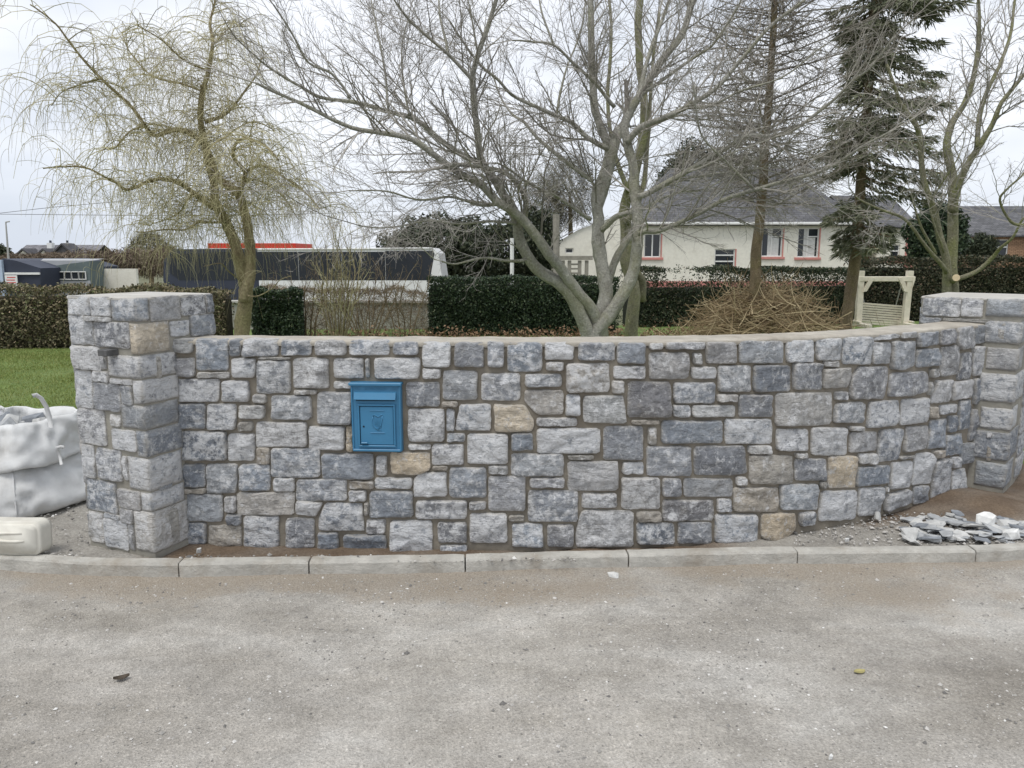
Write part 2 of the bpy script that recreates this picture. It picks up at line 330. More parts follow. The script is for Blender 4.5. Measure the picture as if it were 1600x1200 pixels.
# mortar body of the wall, its face slightly uneven, and the flat mortar capping
TH = .26
ns = 260; zs = np.linspace(-.16, HW - .022, 46); V = []; Fc = []
for i in range(ns + 1):
    s = CL * i / ns
    for z in zs: V.append(wall_S(s, z, -.003 + .006 * noise.fractal(Vector((s * 9, z * 9, 3)), 1, 2, 3)))
nz_ = len(zs)
for i in range(ns):
    for j in range(nz_ - 1): a = i * nz_ + j; Fc.append((a, a + nz_, a + nz_ + 1, a + 1))
b = len(V)
for i in range(ns + 1):
    s = CL * i / ns; V.append(wall_S(s, -.16, -TH)); V.append(wall_S(s, HW - .022, -TH))
for i in range(ns):
    a = b + 2 * i; Fc.append((a, a + 1, a + 3, a + 2)); Fc.append((i * nz_ + nz_ - 1, (i + 1) * nz_ + nz_ - 1, a + 3, a + 1))
mk('mortar_bed', V, Fc, M['mortar'], wall, None, True)
V = []; Fc = []; prof = [(.004, HW - .03), (.010, HW - .012), (.004, HW - .002)] + [(-TH * t, HW + .002) for t in (.08, .25, .45, .65, .85)] + [(-TH - .004, HW - .004), (-TH - .008, HW - .03)]
for i in range(ns + 1):
    s = CL * i / ns
    for h, z in prof: V.append(wall_S(s, z + .006 * noise.fractal(Vector((s * 5, h * 9, 7)), 1, 2, 3), h + .004 * noise.noise(Vector((s * 8, z * 3, 1)))))
m_ = len(prof)
for i in range(ns):
    for j in range(m_ - 1): a = i * m_ + j; Fc.append((a, a + m_, a + m_ + 1, a + 1))
mk('mortar_cap', V, Fc, M['cap'], wall, None, True)

# ================================================================ PILLARS
def pillar(P0, eL, eR, HP, side, name, label, depth=None):
    """square pillar; P0 = nearest corner at ground level, eL / eR run along its two visible faces"""
    root = empty(name, (P0.x, P0.y, 0)); tag(root, label, 'pillar', 'stone gate pillars at the ends of the wall')
    Z = Vector((0, 0, 1)); nL = -eR; nR = -eL
    SL = lambda s, z, h: P0 + eL * s + Z * z + nL * h
    SR = lambda s, z, h: P0 + eR * s + Z * z + nR * h
    def to(face, x, y):
        e, n = (eL, nL) if face == 'L' else (eR, nR); d = ray(x, y); o = Vector((0, 0, HC)); t = (P0 + n * .022 - o).dot(n) / d.dot(n); p = o + d * t
        return ((p - P0).dot(e), p.z)
    depth = depth or side; core = MB(); c = P0 + (eL * side + eR * depth) / 2; rz = math.atan2(eR.y, eR.x)
    core.box((c.x, c.y, HP / 2 - .1), (depth, side, HP + .2 - .012), rz); core.build('mortar_core', M['mortar_grey'], root)
    cap = MB(); cap.box((c.x, c.y, HP - .010), (depth + .012, side + .012, .02), rz, .006); cap.build('mortar_cap', M['cap_grey'], root)
    return root, SL, SR, to
def quoin(P0, eL, eR, a, b, z0, z1, k, parent, kr=None):
    """corner stone wrapping both faces"""
    nL = -eR; nR = -eL; cols = [-a, -a + .003, -a + .018] + [-a + (a - .012) * t for t in (.3, .5, .7, .88)] + [-.012, 0, .012] + [b * t for t in (.14, .35, .55, .75)] + [b - .018, b - .003, b]
    cols = sorted(set(cols)); H = z1 - z0; rows = [0, .003, .016] + [H * t for t in (.25, .42, .58, .75)] + [H - .016, H - .003, H]
    h = hewn(max(a, b)); V = []; rim = []; nc, nr = len(cols), len(rows)
    for i, s in enumerate(cols):
        for j, z in enumerate(rows):
            e = 0 if i in (0, nc - 1) or j in (0, nr - 1) else (1 if i in (1, nc - 2) or j in (1, nr - 2) else (2 if i in (2, nc - 3) or j in (2, nr - 3) else 3))
            hh = (-.015, .006, h(s, z - H / 2) * .75, h(s, z - H / 2))[e]
            sj, zj = s, z + (.006 * noise.noise(Vector((s * 12, z0 * 31, 5))) if e < 2 else 0)
            if s < 0: p = P0 + eL * (-sj) + nL * hh + (nR * hh * .9 * max(0, 1 - (-s) / .02))
            elif s > 0: p = P0 + eR * sj + nR * hh + (nL * hh * .9 * max(0, 1 - s / .02))
            else: p = P0 + (nL + nR) * hh * .85
            V.append(p + Vector((0, 0, z0 + zj))); rim.append((.6, .9, .35, .9 if abs(s) < .001 else (.25 if abs(s) < .02 else 0))[e])
    Fc = []
    for i in range(nc - 1):
        for j in range(nr - 1): q = i * nr + j; Fc.append((q, q + nr, q + nr + 1, q + 1))
    m = Fc[len(Fc) // 4]; nn = (V[m[1]] - V[m[0]]).cross(V[m[2]] - V[m[0]])
    if nn.dot(nL) < 0: Fc = [tuple(reversed(q)) for q in Fc]
    return put_stone(V, Fc, rim, stone_colour(k), parent, 'corner_stone')

# left pillar: its stones are flatter and closer than the wall's
HS = .62
P0 = at_z(243, 869); Pl = at_z(142, 847)
eL = Vector((Pl.x - P0.x, Pl.y - P0.y, 0)); sideL = eL.length; eL.normalize(); eR = Vector((eL.y, -eL.x, 0))
if eR.y < 0: eR = -eR
HPL = at_Y(212, 465, P0.y).z
SIDE = sideL
print('left pillar', P0, eL, eR, 'side', sideL, 'height', HPL, 'wall len', CL)
lp, SL, SR, to = pillar(P0, eL, eR, HPL, SIDE, 'stone_pillar', 'grey stone pillar at the left end of the wall beside the lawn')
def face_rect(S, to, face, org, it, parent, maxs):
    k, x0, y0, x1, y1 = it; ox, oy = org; cx = [(ox + x / 4, oy + y / 4) for x, y in ((x0, y0), (x1, y0), (x1, y1), (x0, y1))]
    P = [to(face, *c) for c in cx]
    ss = sorted(((P[0][0] + P[3][0]) / 2, (P[1][0] + P[2][0]) / 2)); zz = sorted(((P[0][1] + P[1][1]) / 2, (P[2][1] + P[3][1]) / 2))
    s0, s1 = max(ss[0] - .004, .01), min(ss[1] + .004, maxs); z0, z1 = zz[0] - .004, min(zz[1] + .004, HPL - .002)
    if s1 - s0 < .015 or z1 - z0 < .012: return
    stone(S, [(s0, z0), (s1, z0), (s1, z1), (s0, z1)], k, parent, .012)
for org, L in ((A_, [('m',50,90,182,208),('g',188,98,312,215),('l',160,224,312,245),('g',62,215,155,390),('m',162,250,204,395),('d',212,258,428,410),('m',82,408,248,550),('m',254,432,282,548),('g',100,562,200,790),('m',206,568,298,628),('g',212,640,372,808),('m',312,616,446,640),('m',382,656,446,768),('g',127,806,280,1018),('l',317,840,374,905),('w',327,934,470,1056)]),
               (B_, [('w',146,230,214,425),('g',237,254,382,440),('m',396,300,422,440),('g',172,455,350,638),('m',366,512,500,622),('l',190,652,268,828),('m',282,660,374,682),('w',285,696,420,868),('m',380,632,455,712),('m',434,724,460,878)])):
    for it in L: face_rect(SL, to, 'L', org, it, lp, SIDE + .012)
for org, L in ((A_, [('m',592,92,778,238),('d',785,82,930,208),('g',938,78,1025,192),('g',722,250,830,336),('g',845,205,1035,330),('b',632,470,655,600)]), (B_, [('m',648,352,722,500),('b',716,624,765,838)])):
    for it in L: face_rect(SR, to, 'R', org, it, lp, SIDE + .012)
s_w = next((t for t in np.linspace(.02, .5, 200) if (P0 + eR * t).y > float(np.interp((P0 + eR * t).x, _cx, _cy))), .2)
for org, k, xl, xr, y0, y1, xc in ((A_,'w',318,584,95,255,487),(A_,'t',435,715,265,462,503),(A_,'g',298,628,470,615,520),(A_,'w',455,698,625,775,537),(A_,'m',385,650,785,935,550),(A_,'w',478,722,945,1110,562),(B_,'w',428,645,318,522,580),(B_,'g',508,755,535,652,597),(B_,'l',468,712,655,908,607)):
    ym = (y0 + y1) / 2; X = lambda x: org[0] + x / 4; Yp = lambda y: org[1] + y / 4
    a = to('L', X(xl), Yp(ym))[0]; bq = to('R', X(xr), Yp(ym))[0]
    z1, z0 = to('L', X(xc), Yp(y0))[1], to('L', X(xc), Yp(y1))[1]
    quoin(P0, eL, eR, max(.05, a), min(max(.05, (max(bq + .03, s_w - rs.uniform(.012, .03)) if z0 < HW - .1 else bq)), SIDE), z0, min(z1, HPL - .002), k, lp)
bk = MB(); q = to('L', 90 + 330 / 4, 440 + 440 / 4); c = SL(q[0], q[1], .03); bk.box(c, (.07, .09, .035), math.atan2(eL.y, eL.x) , .004)
br = bk.build('hinge_bracket', M['galv'], lp); br['label'] = 'small dark steel bracket set in a joint'
# right pillar
HPR = 1.362; Ql = at_z(1441, 462.5, HPR); Ql.z = 0
fL = Vector((-.755, .655, 0)).normalized(); fR = Vector((.655, .755, 0)).normalized(); sideR = .615; Q0 = Ql - fL * sideR
print('right pillar', Q0, Ql)
HPL_keep = HPL; HPL = HPR
rp, SL2, SR2, to2 = pillar(Q0, fL, fR, HPR, sideR, 'stone_pillar', 'grey stone pillar at the right end of the wall behind the rubble', .8)
for org, L in ((G_, [('g',965,98,1200,215),('g',1212,98,1338,218),('m',952,228,1075,262),('b',1090,236,1400,250),('b',1437,258,1475,375),('m',1368,950,1394,975),('b',1370,990,1394,1120)]),):
    for it in L: face_rect(SL2, to2, 'L', org, it, rp, sideR + .012)
qi = 0; s_gap = min(np.linspace(.05, .6, 300), key=lambda t: min((Vector(((Q0 + fL * t).x, (Q0 + fL * t).y)) - p).length for p in curve[-30:]))
for org, k, xl, y0, y1, br_ in ((G_,'m',1358,98,222,.30),(G_,'m',1485,252,395,.42),(G_,'m',1415,415,556,.22),(G_,'g',1425,580,762,.40),(G_,'g',1385,792,930,.24),(G_,'d',1412,950,1130,.4),(H_,'g',1322,332,488,.3)):
    qi += 1; X = org[0] + xl / 4; ym = org[1] + (y0 + y1) / 8; a = to2('L', X, ym)[0]
    z1, z0 = to2('L', X + 15, org[1] + y0 / 4)[1], to2('L', X + 15, org[1] + y1 / 4)[1]
    quoin(Q0, fL, fR, (max(.05, a) if z0 > HW - .08 else s_gap - (.012, .04)[qi % 2]), br_, z0, min(z1, HPR - .002), k, rp)
zc = .02   # remaining courses of the receding face
while zc < HPR - .05:
    hgt = min(rs.uniform(.12, .2), HPR - .014 - zc)
    if hgt > .06: stone(SR2, [(.45, zc), (.8, zc), (.8, zc + hgt), (.45, zc + hgt)], 'g', rp, .012)
    zc += hgt + .018
HPL = HPL_keep
# faces turned away from the photograph: plain coursed stones, so the pillars hold from other positions
def back_faces(P, e1, e2, side, HP, root, dep=None):
    dep = dep or side
    for S, ln in (((lambda s, z, h: P + e1 * side + e2 * s + Vector((0, 0, z)) + e1 * h), dep), ((lambda s, z, h: P + e2 * dep + e1 * s + Vector((0, 0, z)) + e2 * h), side)):
        z = .02
        while z < HP - .06:
            hg = min(rs.uniform(.13, .2), HP - .014 - z); cut = rs.uniform(.35, .65) * ln
            for s0, s1 in ((.0, cut - .009), (cut + .009, ln)): stone(S, [(s0, z), (s1, z), (s1, z + hg), (s0, z + hg)], 'g', root, .012)
            z += hg + .018
back_faces(P0, eL, eR, SIDE, HPL, lp); back_faces(Q0, fL, fR, sideR, HPR, rp, .8)

# ================================================================ GROUND, ROAD, KERB
ZR = -.08
kp = [(-260, 880), (-120, 886), (0, 892), (135, 901), (270, 902.5), (440, 900.5), (600, 898), (725, 896), (840, 892.5), (980, 889), (1200, 884), (1520, 880.5), (1600, 877), (1800, 868), (1980, 858)]
kc = [at_z(x, y, ZR) for x, y in kp]; kc = [Vector((p.x, p.y)) for p in kc]; kc = catmull(kc, 8)
kc = [kc[0] + (kc[0] - kc[1]).normalized() * 6] + kc + [kc[-1] + (kc[-1] - kc[-2]).normalized() * 6]
ka = [0]
for a, b in zip(kc, kc[1:]): ka.append(ka[-1] + (b - a).length)
_kx = np.array([p.x for p in kc]); _ky = np.array([p.y for p in kc]); _kaa = np.array(ka)
kerbY = lambda x: float(np.interp(x, _kx, _ky))
def kerb_xy(s):
    x, y = float(np.interp(s, _kaa, _kx)), float(np.interp(s, _kaa, _ky)); e = .06
    t = Vector((float(np.interp(s + e, _kaa, _kx) - np.interp(s - e, _kaa, _kx)), float(np.interp(s + e, _kaa, _ky) - np.interp(s - e, _kaa, _ky)))).normalized()
    return x, y, Vector((-t.y, t.x))
KW = .085
def kerb_s(px, py): p = at_z(px, py, ZR); return float(np.interp(p.x, _kx, _kaa))
js = [kerb_s(x, y) for x, y in ((280, 902), (483, 900), (727, 896), (982, 889), (1245, 883), (1523, 880))]
js = [js[0] - 4.0, js[0] - 3.1, js[0] - 2.2, js[0] - 1.28] + js + [js[-1] + .915 * i for i in (1, 2, 3, 4)]
kerb = struct(empty('kerb', (0, kerbY(0), ZR)))
for a, b in zip(js, js[1:]):
    a += .004; b -= .004; n = 14; V = []; Fc = []; tl = rs.uniform(-.003, .003); zo = rs.uniform(-.003, .003)
    prof = [(0.0, -.2), (.0, -.05), (.001, -.012), (.008, .0), (.03, .002), (KW - .012, .002), (KW - .003, -.003), (KW, -.012), (KW, -.2)]; mP = len(prof)
    ss = [a, a + .005] + [a + (b - a) * i / n for i in range(1, n)] + [b - .005, b]
    for i, s in enumerate(ss):
        x, y, nn = kerb_xy(s); endi = .003 if i in (0, len(ss) - 1) else 0
        for h, z in prof:
            jit = .003 * noise.fractal(Vector((s * 14, z * 14, h * 14)), 1, 2, 3)
            V.append((x + nn.x * (h + jit + (endi if h < .02 else 0) + tl), y + nn.y * (h + jit + tl), z + zo + jit - (endi if z > -.02 else 0)))
    for i in range(len(ss) - 1):
        for j in range(mP - 1): q = i * mP + j; Fc.append((q + 1, q, q + mP, q + mP + 1))
    Fc.append(tuple(range(mP))); Fc.append(tuple((len(ss) - 1) * mP + j for j in range(mP))[::-1])
    mk('kerb_stone', V, Fc, M['kerb'], kerb, None, False)

def gm_road():
    m, t, b = nodes('road_gravel', .95); co = posco(t)
    at = N(t, 'ShaderNodeAttribute', attribute_name='soil')
    ms = N(t, 'ShaderNodeMapping'); ms.inputs['Scale'].default_value = (.55, 1.25, 1); ms.inputs['Rotation'].default_value = (0, 0, .35); t.links.new(co, ms.inputs[0])
    n1 = noise_n(t, ms.outputs[0], 1.5, 9, .68); n2 = noise_n(t, co, 95, 4, .7); n3 = noise_n(t, co, 6, 8, .65)
    vo = N(t, 'ShaderNodeTexVoronoi'); vo.inputs['Scale'].default_value = 120; t.links.new(co, vo.inputs['Vector'])
    c = ramp(t, n1, [(.33, (.335, .31, .27)), (.5, (.425, .40, .36)), (.66, (.55, .53, .49))])
    c = mix(t, 1.0, c, ramp(t, n3, [(.3, .82), (.7, 1.16)]), 'MULTIPLY'); c = mix(t, 1.0, c, ramp(t, noise_n(t, co, .55, 4, .6), [(.35, (.88, .875, .87)), (.6, (1.10, 1.10, 1.10))]), 'MULTIPLY')
    c = mix(t, 1.0, c, ramp(t, n2, [(.28, .66), (.5, 1), (.75, 1.26)]), 'MULTIPLY')
    sp = ramp(t, vo.outputs['Color'], [(.0, .7), (.75, 1.0), (.9, 1.3)]); c = mix(t, .6, c, sp, 'MULTIPLY')
    sf = ramp(t, math_n(t, 'ADD', math_n(t, 'ADD', at.outputs['Fac'], math_n(t, 'MULTIPLY', math_n(t, 'SUBTRACT', n3, .5), .9)), math_n(t, 'MULTIPLY', math_n(t, 'SUBTRACT', n1, .5), 1.1)), [(.30, 0), (.55, .55), (.95, 1)]); soil = ramp(t, n2, [(.3, (.235, .195, .15)), (.7, (.36, .31, .245))])
    c = mix(t, sf, c, soil); t.links.new(c, b.inputs['Base Color'])
    h = math_n(t, 'ADD', math_n(t, 'MULTIPLY', n2, .8), math_n(t, 'MULTIPLY', vo.outputs['Distance'], .6)); bump(t, b, h, .8, .012)
    return m
M['road'] = gm_road()
M['soil'] = None
def gm_soil():
    m, t, b = nodes('bare_soil', .97); co = posco(t); at = N(t, 'ShaderNodeAttribute', attribute_name='soil')
    n1 = noise_n(t, co, 5, 8, .65); n2 = noise_n(t, co, 70, 5, .7)
    grey = ramp(t, n1, [(.3, (.29, .27, .24)), (.7, (.42, .40, .36))]); brown = ramp(t, n1, [(.3, (.13, .093, .065)), (.7, (.22, .165, .115))])
    c = mix(t, at.outputs['Fac'], grey, brown); c = mix(t, 1.0, c, ramp(t, n2, [(.3, .65), (.7, 1.25)]), 'MULTIPLY'); t.links.new(c, b.inputs['Base Color'])
    bump(t, b, math_n(t, 'ADD', n2, n1), .8, .02); return m
M['soil'] = gm_soil()
M['grass'] = simple('lawn_turf', (.14, .20, .06), .2, 3, .9, .8, .03, (.19, .21, .09, .5))
M['field'] = simple('rough_ground', (.13, .135, .08), .3, .4, .95, .5, .05, (.2, .18, .13, .6))
# far ground: one sheet; on the left it drops to the lower road beyond the hedge
gx = np.concatenate([np.linspace(-900, -40, 12), np.linspace(-36, 40, 60), np.linspace(60, 900, 12)]); gy = np.concatenate([np.linspace(-60, 10, 8), np.linspace(12, 40, 48), np.linspace(45, 140, 12), np.linspace(200, 1500, 8)])
def sm(a, b, x): t = min(1, max(0, (x - a) / (b - a))); return t * t * (3 - 2 * t)
def ground_z(x, y): return -.13 - 1.2 * sm(18, 22, y) * (1 - sm(0, 6, x))
V = [(x, y, ground_z(x, y)) for y in gy for x in gx]; nx = len(gx)
Fc = [(j * nx + i, j * nx + i + 1, (j + 1) * nx + i + 1, (j + 1) * nx + i) for j in range(len(gy) - 1) for i in range(nx - 1)]
struct(mk('ground', V, Fc, M['field'], None, (0, 0, 0), True))
# road
rx = np.concatenate([np.linspace(-14, -4.2, 16), np.linspace(-4.1, 4.4, 180), np.linspace(4.6, 14, 16)]); rt = np.concatenate([np.linspace(0, .66, 10), np.linspace(.67, 1, 90)])
V = []; att = []
for t in rt:
    for x in rx:
        yk = kerbY(x) + .03; y = -7 + t * (yk + 7); d = yk - y
        z = ZR + .010 * noise.fractal(Vector((x * 1.3, y * 1.3, 0)), 1, 2, 3) + .004 * noise.noise(Vector((x * 11, y * 11, 4))) + .010 * max(0, 1 - d / .12)
        wob = .5 * noise.fractal(Vector((x * .8, y * 1.8, 9)), 1, 2, 5); wd = .16 + .14 * math.sin(x * .9 + 3.6)
        V.append((x, y, z)); att.append(.72 * (1 - sm(.0, wd + .55, d + wob)) if d < 2.2 else 0)
nx = len(rx); Fc = [(j * nx + i, j * nx + i + 1, (j + 1) * nx + i + 1, (j + 1) * nx + i) for j in range(len(rt) - 1) for i in range(nx - 1)]
road = struct(mk('road', V, Fc, M['road'], None, (0, 0, 0), True)); road.data.attributes.new('soil', 'FLOAT', 'POINT').data.foreach_set('value', att)
# soil between kerb and wall and round the pillars
sx = np.concatenate([np.linspace(-14, -4.2, 14), np.linspace(-4.1, 5, 150), np.linspace(5.3, 14, 12)]); st_ = np.concatenate([np.linspace(0, .55, 60), np.linspace(.57, 1, 14)])
V = []; att = []; mound = at_z(1480, 775); mnd2 = at_z(1580, 800)
for t in st_:
    for x in sx:
        y0 = kerbY(x) + KW - .02; y = y0 + t * (max(7.0, y0 + .6) - y0)
        g = math.exp(-((x - mound.x) ** 2 + (y - mound.y) ** 2) / .16) * .05 + math.exp(-((x - mnd2.x) ** 2 + (y - mnd2.y) ** 2) / .1) * .05
        z = -.018 + g + .014 * noise.fractal(Vector((x * 3, y * 3, 2)), 1, 2, 4)
        V.append((x, y, z))
        br_ = .95 * (sm(-2.15, -1.9, x) * (1 - sm(1.0, 1.6, x))) + .95 * sm(1.9, 2.3, x) * sm(4.45, 4.75, y) - (.0)
        att.append(min(1, max(0, br_ + .35 * noise.noise(Vector((x * 4, y * 4, 8))) * (1 if br_ > .05 else 0))))
nx = len(sx); Fc = [(j * nx + i, j * nx + i + 1, (j + 1) * nx + i + 1, (j + 1) * nx + i) for j in range(len(st_) - 1) for i in range(nx - 1)]
so_ = struct(mk('soil', V, Fc, M['soil'], None, (0, 0, 0), True)); so_.data.attributes.new('soil', 'FLOAT', 'POINT').data.foreach_set('value', att)
# lawn
lx = np.linspace(-16, 20, 90); ly = np.linspace(5.95, 21, 60); V = []
for j, y in enumerate(ly):
    for x in lx:
        ed = .25 * noise.fractal(Vector((x * 1.5, 0, 5)), 1, 2, 4) if j == 0 else 0
        V.append((x, y + ed, .016 + .012 * noise.fractal(Vector((x, y, 1)), 1, 2, 3) - .045 * (j == 0) + ground_z(x, y) + .13))
nx = 90; Fc = [(j * nx + i, j * nx + i + 1, (j + 1) * nx + i + 1, (j + 1) * nx + i) for j in range(59) for i in range(nx - 1)]
struct(mk('lawn', V, Fc, M['grass'], None, (0, 0, 0), True))
# ================================================================ LETTER BOX
sa, za = px_to_wall(549, 651); sb, zb = px_to_wall(629.5, 651); _, zt = px_to_wall(590, 597); _, zl = px_to_wall(590, 706)
sc = (sa + sb) / 2; W_ = sb - sa; H_b = zt - zl; zc_ = (zt + zl) / 2; mxp, myp, mn = wall_xy(sc); mt = Vector((-mn.y, mn.x, 0)); mrz = math.atan2(mt.y, mt.x); MP = Vector((mxp, myp, zc_))
def L3(u, z, h): return MP + mt * u + mn * h + Vector((0, 0, z))
def mbox(mb, u0, u1, z0, z1, h0, h1, bev=.003): mb.box(L3((u0 + u1) / 2, (z0 + z1) / 2, (h0 + h1) / 2), (abs(u1 - u0), abs(h1 - h0), abs(z1 - z0)), mrz, bev); return mb
letter = tag(empty('letter_box', L3(0, -H_b / 2, 0)), 'blue cast metal letter box with a harp emblem set into the stone wall', 'letter box')
hw, hh = W_ / 2 * .965, H_b / 2 * .97; D = .042
case = mbox(MB(), -hw, hw, -hh, hh, -.12, D, .004).build('case', M['blue'], letter)
mb = MB(); mbox(mb, -hw - .008, hw + .006, hh - .012, hh + .006, -.05, D + .016, .004); mb.build('top_lip', M['blue'], letter)
mb = MB()
for z0, z1 in ((-hh + .002, -hh + .016),): mbox(mb, -hw + .006, hw - .006, z0, z1, D, D + .012, .003)
mb.build('bottom_rail', M['blue'], letter)
mb = MB()
mbox(mb, -hw + .002, -hw + .012, -hh + .004, hh - .014, D, D + .006, .002); mb.build('side_bead', M['blue'], letter); mb = MB(); mbox(mb, hw - .012, hw - .002, -hh + .004, hh - .014, D, D + .006, .002); mb.build('side_bead', M['blue'], letter)
# embossed band above the flap (the raised letters are too worn to read)
mb = MB(); zb0 = hh - .034
mbox(mb, -hw + .02, -hw + .05, zb0, zb0 + .003, D, D + .003, 0); mbox(mb, hw - .05, hw - .02, zb0, zb0 + .003, D, D + .003, 0); mbox(mb, -hw + .02, -hw + .05, zb0 + .008, zb0 + .011, D, D + .003, 0); mbox(mb, hw - .05, hw - .02, zb0 + .008, zb0 + .011, D, D + .003, 0)
for i in range(13):
    u = -.058 + .116 * i / 12; mbox(mb, u - .003, u + .003, zb0, zb0 + .011, D, D + .0035, .001)
stuff(mb.build('embossed_band', M['blue'], letter))
# posting flap: hinged hood tilted outward
mb = MB(); zf = hh - .045; fh = .040
mb.prism([L3(-hw + .022, zf, D), L3(-hw + .022, zf - .004, D + .010), L3(-hw + .022, zf - fh, D + .026), L3(-hw + .022, zf - fh - .004, D + .020), L3(-hw + .022, zf - fh + .002, D)], mt * (2 * hw - .048))
mb.build('posting_flap', M['blue'], letter)
mb = MB(); mbox(mb, -hw + .03, hw - .034, zf - fh - .012, zf - fh - .002, D - .002, D + .0015, 0); mb.build('slot', M['keydark'], letter)
# door with a moulded frame
du0, du1, dz0, dz1 = -hw * .66, hw * .70, -hh * .80, hh * .355
mb = MB(); fw = .010
for a in ((du0 - fw, du1 + fw, dz1, dz1 + fw), (du0 - fw, du1 + fw, dz0 - fw, dz0), (du0 - fw, du0, dz0, dz1), (du1, du1 + fw, dz0, dz1)): mbox(mb, *a, D - .002, D + .012, .002)
mb.build('door_frame', M['blue'], letter)
mb = MB(); mbox(mb, du0 - .001, du1 + .001, dz0 - .001, dz1 + .001, D - .001, D + .001, 0); mb.build('door_gap', M['keydark'], letter)
mb = MB(); mbox(mb, du0 + .0035, du1 - .0025, dz0 + .003, dz1 - .004, D - .001, D + .006, .0015); door = mb.build('door', M['blue'], letter)
DD = D + .006; cu = (du0 + du1) / 2 + .004; cz = (dz0 + dz1) / 2 + .012
mb = MB(); mbox(mb, cu - .041, cu + .041, cz + .072, cz + .076, DD - .001, DD + .004, .001); mb.build('panel_rule', M['blue'], door); mb = MB(); mbox(mb, cu - .041, cu + .041, cz - .054, cz - .050, DD - .001, DD + .004, .001); mb.build('panel_rule', M['blue'], door)
hp = MB()   # harp: neck, sound box, pillar, strings
def hl(P, r): hp.tube([L3(cu + u, cz + z, DD + .001) for u, z in P], r, 6)
hl([(-.024, .040), (-.018, .050), (-.006, .046), (.004, .038), (.014, .043), (.024, .052), (.030, .044)], .0032)
hl([(.030, .044), (.026, .020), (.018, -.008), (.006, -.034)], .0036); hl([(-.024, .040), (-.030, .018), (-.026, -.006), (-.012, -.026), (.006, -.034)], .0036); hl([(-.004, -.036), (.014, -.036), (.020, -.040)], .0028)
for i in range(6):
    t = i / 5; hl([(-.016 + .038 * t, .044), (-.018 + .034 * t + .006, -.012 - .014 * t)], .0009)
hp.build('harp_emblem', M['blue'], door, None, True)
mb = MB(); kc_ = L3(du0 + .022, (dz0 + dz1) / 2 - .006, DD); mb.tube([kc_ - mn * .002, kc_ + mn * .0015], .0055, 12); mb.build('keyhole', M['keydark'], door)
mb = MB(); mbox(mb, du0 + .006, du0 + .044, dz0 + .010, dz0 + .018, DD - .001, DD + .014, .003); mb.build('door_pull', M['blue'], door)

# ================================================================ BULK BAG, TUB, RUBBLE, GRAVEL, LITTER
M['bag'] = simple('woven_bag', (.64, .645, .64), .06, 9, .7, .35, .004, (.42, .40, .36, .5))
M['cream'] = simple('cream_plastic', (.66, .64, .57), .08, 8, .6, .2, .003, (.46, .42, .35, .6))
M['shard'] = leafmat('shard_stone', [(0, (.20, .21, .225)), (.5, (.36, .37, .375)), (1, (.62, .62, .60))], .9)
def gm_shard(name, c):
    m = simple(name, c, .22, 22, .9, .5, .006, None); return m
SH = [gm_shard('limestone_fresh_%s' % n_, c) for n_, c in (('dark', (.22, .235, .255)), ('mid', (.37, .38, .385)), ('pale', (.50, .50, .485)), ('white', (.70, .70, .68)))]
rr = random.Random(5)
def shard_mesh(size, rng, npt=14, slab=.5):
    bm = bmesh.new()
    for _ in range(npt):
        a = rng.uniform(0, 2 * math.pi); r = rng.uniform(.75, 1)
        z = rng.choice((-1, 1)) * rng.uniform(slab, 1)
        bm.verts.new((size[0] / 2 * r * math.cos(a), size[1] / 2 * r * math.sin(a), size[2] / 2 * z))
    res = bmesh.ops.convex_hull(bm, input=bm.verts)
    for v in [v for v in bm.verts if not v.link_faces]: bm.verts.remove(v)
    bm.verts.index_update(); V = [v.co.copy() for v in bm.verts]; Fc = [[v.index for v in f.verts] for f in bm.faces]; bm.free()
    return V, Fc
def shard(name, loc, size, rot, mat, label, cat, group, rng):
    V, Fc = shard_mesh(size, rng); Mx = Matrix.Rotation(rot[2], 3, 'Z') @ Matrix.Rotation(rot[0], 3, 'X') @ Matrix.Rotation(rot[1], 3, 'Y')
    V = [Mx @ v for v in V]; zmin = min(v.z for v in V); V = [Vector(loc) + v - Vector((0, 0, zmin + .006)) for v in V]
    o = mk(name, V, Fc, mat, None); return tag(o, label, cat, group)
# bag body: squat lower sack with a turned-down skirt and an open mouth
bagc = Vector((-3.40, 5.10, 0)); bagr = R(-14)
def bag_pt(th, a, z, n=3.2, wr=.02, sd=0):
    c, s = math.cos(th), math.sin(th); r = (abs(c) ** n + abs(s) ** n) ** (-1 / n) * a
    v = Vector((c, s, 0)); k = 1 + wr / a * (noise.noise(Vector((c * 2.2 + sd, s * 2.2, z * 4.5)))) * 1.8 + wr / a * .9 * abs(noise.noise(Vector((c * 3.1 + z * 7 + sd, s * 3.1 - z * 4, 2)))) - wr / a * 1.5 * abs(noise.noise(Vector((c * 4 + s * 3 + z * 5, z * 7 - c * 3, sd)))) - wr / a * .45 * abs(noise.noise(Vector((c * 7 - z * 16, s * 6 + z * 10, sd + 4))))
    p = Matrix.Rotation(bagr, 3, 'Z') @ (v * r * k)
    return bagc + p + Vector((0, 0, z + .03 * noise.noise(Vector((c * 2, s * 2, sd + z * 3)))))
bag = tag(empty('bulk_bag', bagc), 'white woven bulk bag full of broken stone on the bare ground', 'bag')
def bag_shell(name, levels, sd, wr):
    m = 150; V = []; Fc = []
    for z, a in levels:
        for i in range(m): V.append(bag_pt(2 * math.pi * i / m, a, z, 3.4, wr, sd))
    for j in range(len(levels) - 1):
        for i in range(m): i2 = (i + 1) % m; Fc.append((j * m + i, j * m + i2, (j + 1) * m + i2, (j + 1) * m + i))
    return mk(name, V, Fc, M['bag'], bag, None, True)
